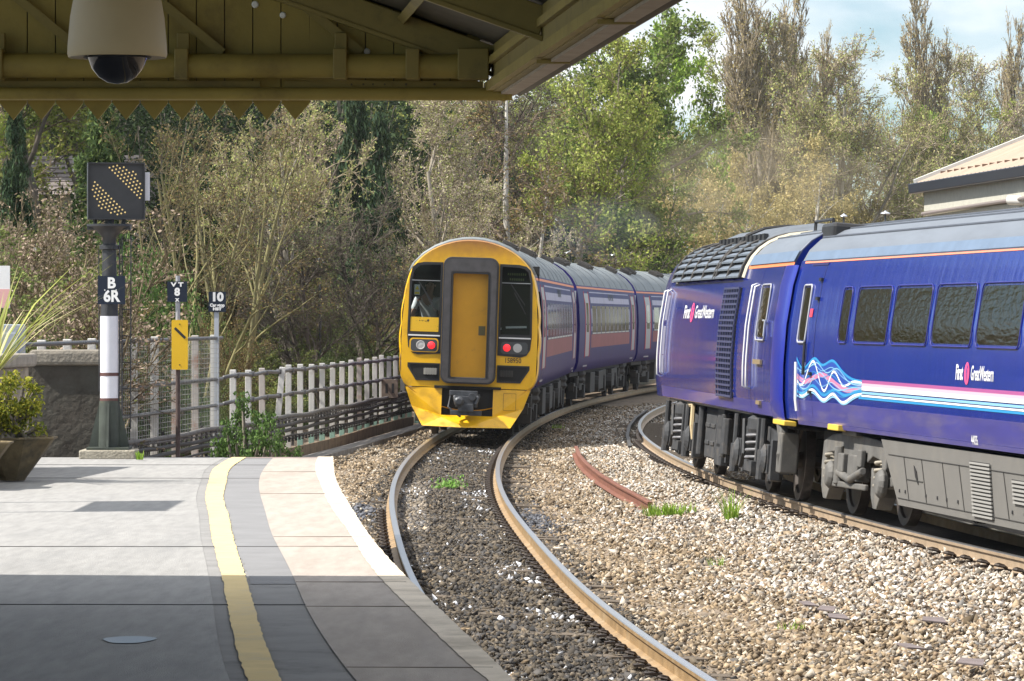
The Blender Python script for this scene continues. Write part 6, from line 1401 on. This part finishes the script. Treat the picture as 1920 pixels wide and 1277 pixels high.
tree('bush', 462, 748, 51, 'green leafy bush growing at the platform end in front of the fence', .62, .3, 'bush', 'bush', zb=-.25)
tree('bush', 532, 812, 53, 'small green bush right of the larger bush by the platform end', .6, 2.3, 'bush', 'bush', zb=-.3)
# masses nobody could count: scrub on the bank, woodland behind
def mass(name, label, cat_, items, seed):
    r = np.random.default_rng(seed); V, F, C, o = [], [], [], 0
    for kd, x, y, s, wd in items:
        t, c, h = T[kd]; z = float(ground_z(x, y)) - .15; a = r.uniform(0, 6.28); ca, sa = math.cos(a), math.sin(a); tint = r.uniform(.95, 1.05, 3) * r.uniform(.75, 1.2)
        for v, f, col in (t, c):
            w = v * np.array([s * wd, s * wd, s]) / h; V.append(np.stack([w[:, 0] * ca - w[:, 1] * sa + x, w[:, 0] * sa + w[:, 1] * ca + y, w[:, 2] + z], 1)); F.append(f + o); C.append(np.clip(col * tint, 0, 1)); o += len(v)
    me = np_mesh(name, np.concatenate(V), np.concatenate(F), np.concatenate(C), (m_leafy,)); return tag(link(bpy.data.objects.new(name, me)), label, cat_, kind='stuff')
r = np.random.default_rng(77); it = []
for y in np.arange(50, 128, 2.6):
    for d in (2.3, 4.0, 6.0, 8.5, 11.5):
        x = float(FENCE(min(y, 250))) - d - r.uniform(-.6, .6); yy = y + r.uniform(-1, 1)
        if (x / yy) * 7300 + 960 < -120 or r.random() < .12: continue
        kd = r.choice(['shrub_pink', 'shrub_orange', 'shrub_green', 'shrub_dark', 'ivy', 'laurel'], p=[.10, .14, .30, .06, .29, .11])
        it.append((kd, x, yy, {'ivy': 1.3, 'laurel': 1.4}.get(kd, 2.2) * r.uniform(.75, 1.35) * (.85 if d < 3 else 1.2 if d < 5 else 1.1), {'ivy': .8, 'laurel': .8}.get(kd, 1.15)))
mass('scrub', 'tangle of low budding scrub and ivy covering the bank behind the fence', 'scrub', it, 5)
it = []
for y in np.arange(84, 250, 5.0):
    for d in (10, 17, 25, 34, 44):
        x = float(FENCE(y)) - d + r.uniform(-2.5, 2.5); yy = y + r.uniform(-2.5, 2.5); p_ = (x / yy) * 7300 + 960
        if p_ < -150 or p_ > 2100 or (p_ > 1225 and yy < 205): continue
        kd = r.choice(['bare', 'bare2', 'spring', 'green', 'dark', 'evergreen'], p=[.16, .16, .34, .22, .06, .06] if p_ < 1300 else [.28, .26, .3, .08, .02, .06])
        mxh = (EYE + (590 - (np.interp(p_, [0, 1100, 1250, 1350, 1550, 1700, 1920], [0, -40, 60, 90, 130, 165, 190]))) * yy / 7300) - float(ground_z(x, yy))
        h_ = min(mxh, r.uniform(7, 11)) if p_ > 1200 else r.uniform(7, 11.5)
        if h_ < 3 or r.random() < .1: continue
        it.append((kd, x, yy, h_, 1.0))
print('woodland copies', len(it))
mass('woodland', 'mixed budding woodland rising behind the railway in one mass', 'woodland', it, 6)
# planters with their plants
m_tub = mat('planter_wood', (.15, .115, .06), .85, var=.4, vscale=5, bump=.5, bscale=20, dirt=((.05, .045, .03), 4, .45, .7))
for k, (px, D, lab) in enumerate(((24, 35.6, 'larger brown tapered planter bowl on the platform under the golden shrub'), (-62, 34.2, 'planter bowl cut by the left edge in front of the larger one'))):
    tb = thing('planter', lab, 'planter', ((px - 960) * D / 7300, D, PLAT), (0, 0, R(22.5))); tb.scale = (.9, .9, 1)
    mb = MB(); mb.lathe([(.13, 0), (.14, .02), (.44, .37), (.47, .385), (.47, .40), (.43, .40), (.40, .36), (0, .36)], 8); mb.build('bowl', m_tub, tb)
    mb = MB(); mb.lathe([(0, .375), (.40, .365)], 12); mb.build('soil', m_bank, tb)
    tree('goldbush', px + (-14 if k == 0 else -20), 700 if k == 0 else 770, D, ('golden green shrub in the larger planter', 'golden green shrub in the planter at the left edge')[k], 1.0, .4 + k, 'potted_shrub', 'shrub', zb=PLAT + .36)
def grass(name, label, x, y, z, n, h, w_, pal, seed, spread, cat_='grass tuft', lean=(.15, .7)):
    r = np.random.default_rng(seed); a = r.uniform(0, 6.28, n); q = spread * r.random(n) ** .6; b = np.stack([np.cos(a) * q * 1.5, np.sin(a) * q, np.zeros(n)], 1); a2 = a + r.normal(0, .8, n); hh = h * r.uniform(.5, 1.2, n); l = r.uniform(*lean, n)
    tip = b + np.stack([np.cos(a2) * hh * l, np.sin(a2) * hh * l, hh], 1); mid_ = b * .5 + tip * .5 + np.stack([0 * hh, 0 * hh, hh * .12], 1); s = np.stack([-np.sin(a2), np.cos(a2), 0 * a2], 1) * w_
    V = np.stack([b - s, b + s, mid_ + s * .8, mid_ - s * .8, tip], 1).reshape(-1, 3); k = np.arange(n)[:, None] * 5; F = np.concatenate([k + [[0, 1, 2, 3]], k + [[3, 2, 4, 4]]])
    F3 = np.concatenate([k + [[0, 1, 2]], k + [[0, 2, 3]], k + [[3, 2, 4]]]); me = np_mesh(name, V, F3, np.tile(pick(r, pal, n), (3, 1)), (m_leafy,)); o = link(bpy.data.objects.new(name, me)); o.location = (x, y, z); return tag(o, label, cat_)
GRASS = [(.22, .38, .04), (.28, .45, .06), (.18, .3, .03), (.34, .46, .1)]
def ga(px, py, z=-.17): d = 7300 * (EYE - z) / (py - 590); return (px - 960) / 7300 * d, d, z
grass('grass_tuft', 'wide bright green grass tuft at the end of the rusty rail', *ga(1256, 968), 260, .16, .006, GRASS, 1, .23)
grass('grass_tuft', 'tall narrow grass tuft standing alone on pale ballast', *ga(1371, 985), 60, .42, .007, GRASS, 2, .05)
grass('grass_tuft', 'tiny pale weed on the ballast left of centre right of the near track', *ga(1345, 1060), 26, .1, .005, GRASS, 4, .06)
grass('grass_tuft', 'faint low weed on the ballast at the lower right', *ga(1484, 1180), 20, .07, .005, GRASS, 5, .08)
grass('grass_tuft', 'small green weed beside the right rail near the yellow train', *ga(1046, 803), 40, .1, .006, GRASS, 6, .1)
r = np.random.default_rng(9); C_ = r.normal(0, 1, (420, 3)) * np.array([.1, .1, .07]); C_[:, 2] = np.abs(C_[:, 2]) + .01; V, F = leaves(r, C_, .045, .55)
me = np_mesh('weed', V, F, pick(r, [(.16, .32, .06), (.22, .4, .09), (.3, .46, .16)], 420), (m_leafy,)); o = link(bpy.data.objects.new('weed', me)); o.location = ga(843, 916, -.17); tag(o, 'leafy green weed growing between the rails in front of the yellow train', 'weed')
grass('grass_tuft', 'small green sprig at the foot of the signal plinth', *ga(262, 862, PLAT), 26, .09, .008, GRASS, 8, .03)
cd = grass('cordyline_plant', 'spiky cordyline with long yellow green straps at the left edge', (-22 - 960) * 35.2 / 7300, 35.2, PLAT + .95, 48, .95, .014, [(.34, .36, .10), (.46, .45, .2), (.24, .28, .07), (.5, .46, .25)], 12, .04, 'plant', (.2, 1.5))
# exhaust over the railcars
def smoke(name, label, loc, size, dens, colr):
    m = bpy.data.materials.new(name); m.use_nodes = True; nt = m.node_tree; nt.nodes.clear(); o = N(nt, 'ShaderNodeOutputMaterial'); v = N(nt, 'ShaderNodeVolumePrincipled'); v.inputs['Color'].default_value = (*colr, 1); tc_ = N(nt, 'ShaderNodeTexCoord'); nz_ = N(nt, 'ShaderNodeTexNoise'); nz_.inputs['Scale'].default_value = 1.1; nz_.inputs['Detail'].default_value = 4; mr_ = N(nt, 'ShaderNodeMapRange'); mr_.inputs['From Min'].default_value = .42; mr_.inputs['From Max'].default_value = .7; mr_.inputs['To Max'].default_value = dens; nt.links.new(tc_.outputs['Object'], nz_.inputs['Vector']); nt.links.new(nz_.outputs['Fac'], mr_.inputs['Value']); nt.links.new(mr_.outputs[0], v.inputs['Density'])
    nt.links.new(v.outputs[0], o.inputs['Volume'])
    r = np.random.default_rng(3); mb = MB(); prof = []
    n1, n2 = 14, 20; vs = []
    for i in range(n1 + 1):
        a = math.pi * i / n1
        for j in range(n2): b = 2 * math.pi * j / n2; k = 1 + .18 * math.sin(3 * b + 2 * a) + .12 * math.sin(5 * a + b); vs.append((size[0] * math.sin(a) * math.cos(b) * k, size[1] * math.sin(a) * math.sin(b) * k, size[2] * math.cos(a) * k))
    mb.add(vs, [(i * n2 + j, i * n2 + (j + 1) % n2, (i + 1) * n2 + (j + 1) % n2, (i + 1) * n2 + j) for i in range(n1) for j in range(n2)]); o = mb.build(name, m, smooth=True); o.location = loc; return tag(o, label, 'smoke', kind='stuff')
smoke('smoke', 'thin blue grey exhaust drifting above the railcar roofs', (2.3, 104, 4.75), (1.5, 4, .8), .045, (.42, .5, .58))
smoke('smoke', 'faint tan exhaust shimmer above the power car', (4.5, 73, 4.85), (2.1, 4.5, 1.1), .075, (.82, .70, .50))
# spring air: far trees pale a little
m = bpy.data.materials.new('haze'); m.use_nodes = True; nt = m.node_tree; nt.nodes.clear(); o = N(nt, 'ShaderNodeOutputMaterial'); v = N(nt, 'ShaderNodeVolumePrincipled'); v.inputs['Color'].default_value = (.95, .96, 1, 1); v.inputs['Density'].default_value = .00013
nt.links.new(v.outputs[0], o.inputs['Volume'])
mb = MB(); mb.box((0, 735, 24), (2300, 1550, 55)); tag(mb.build('haze', m), 'thin spring haze paling the far trees', 'haze', kind='stuff')
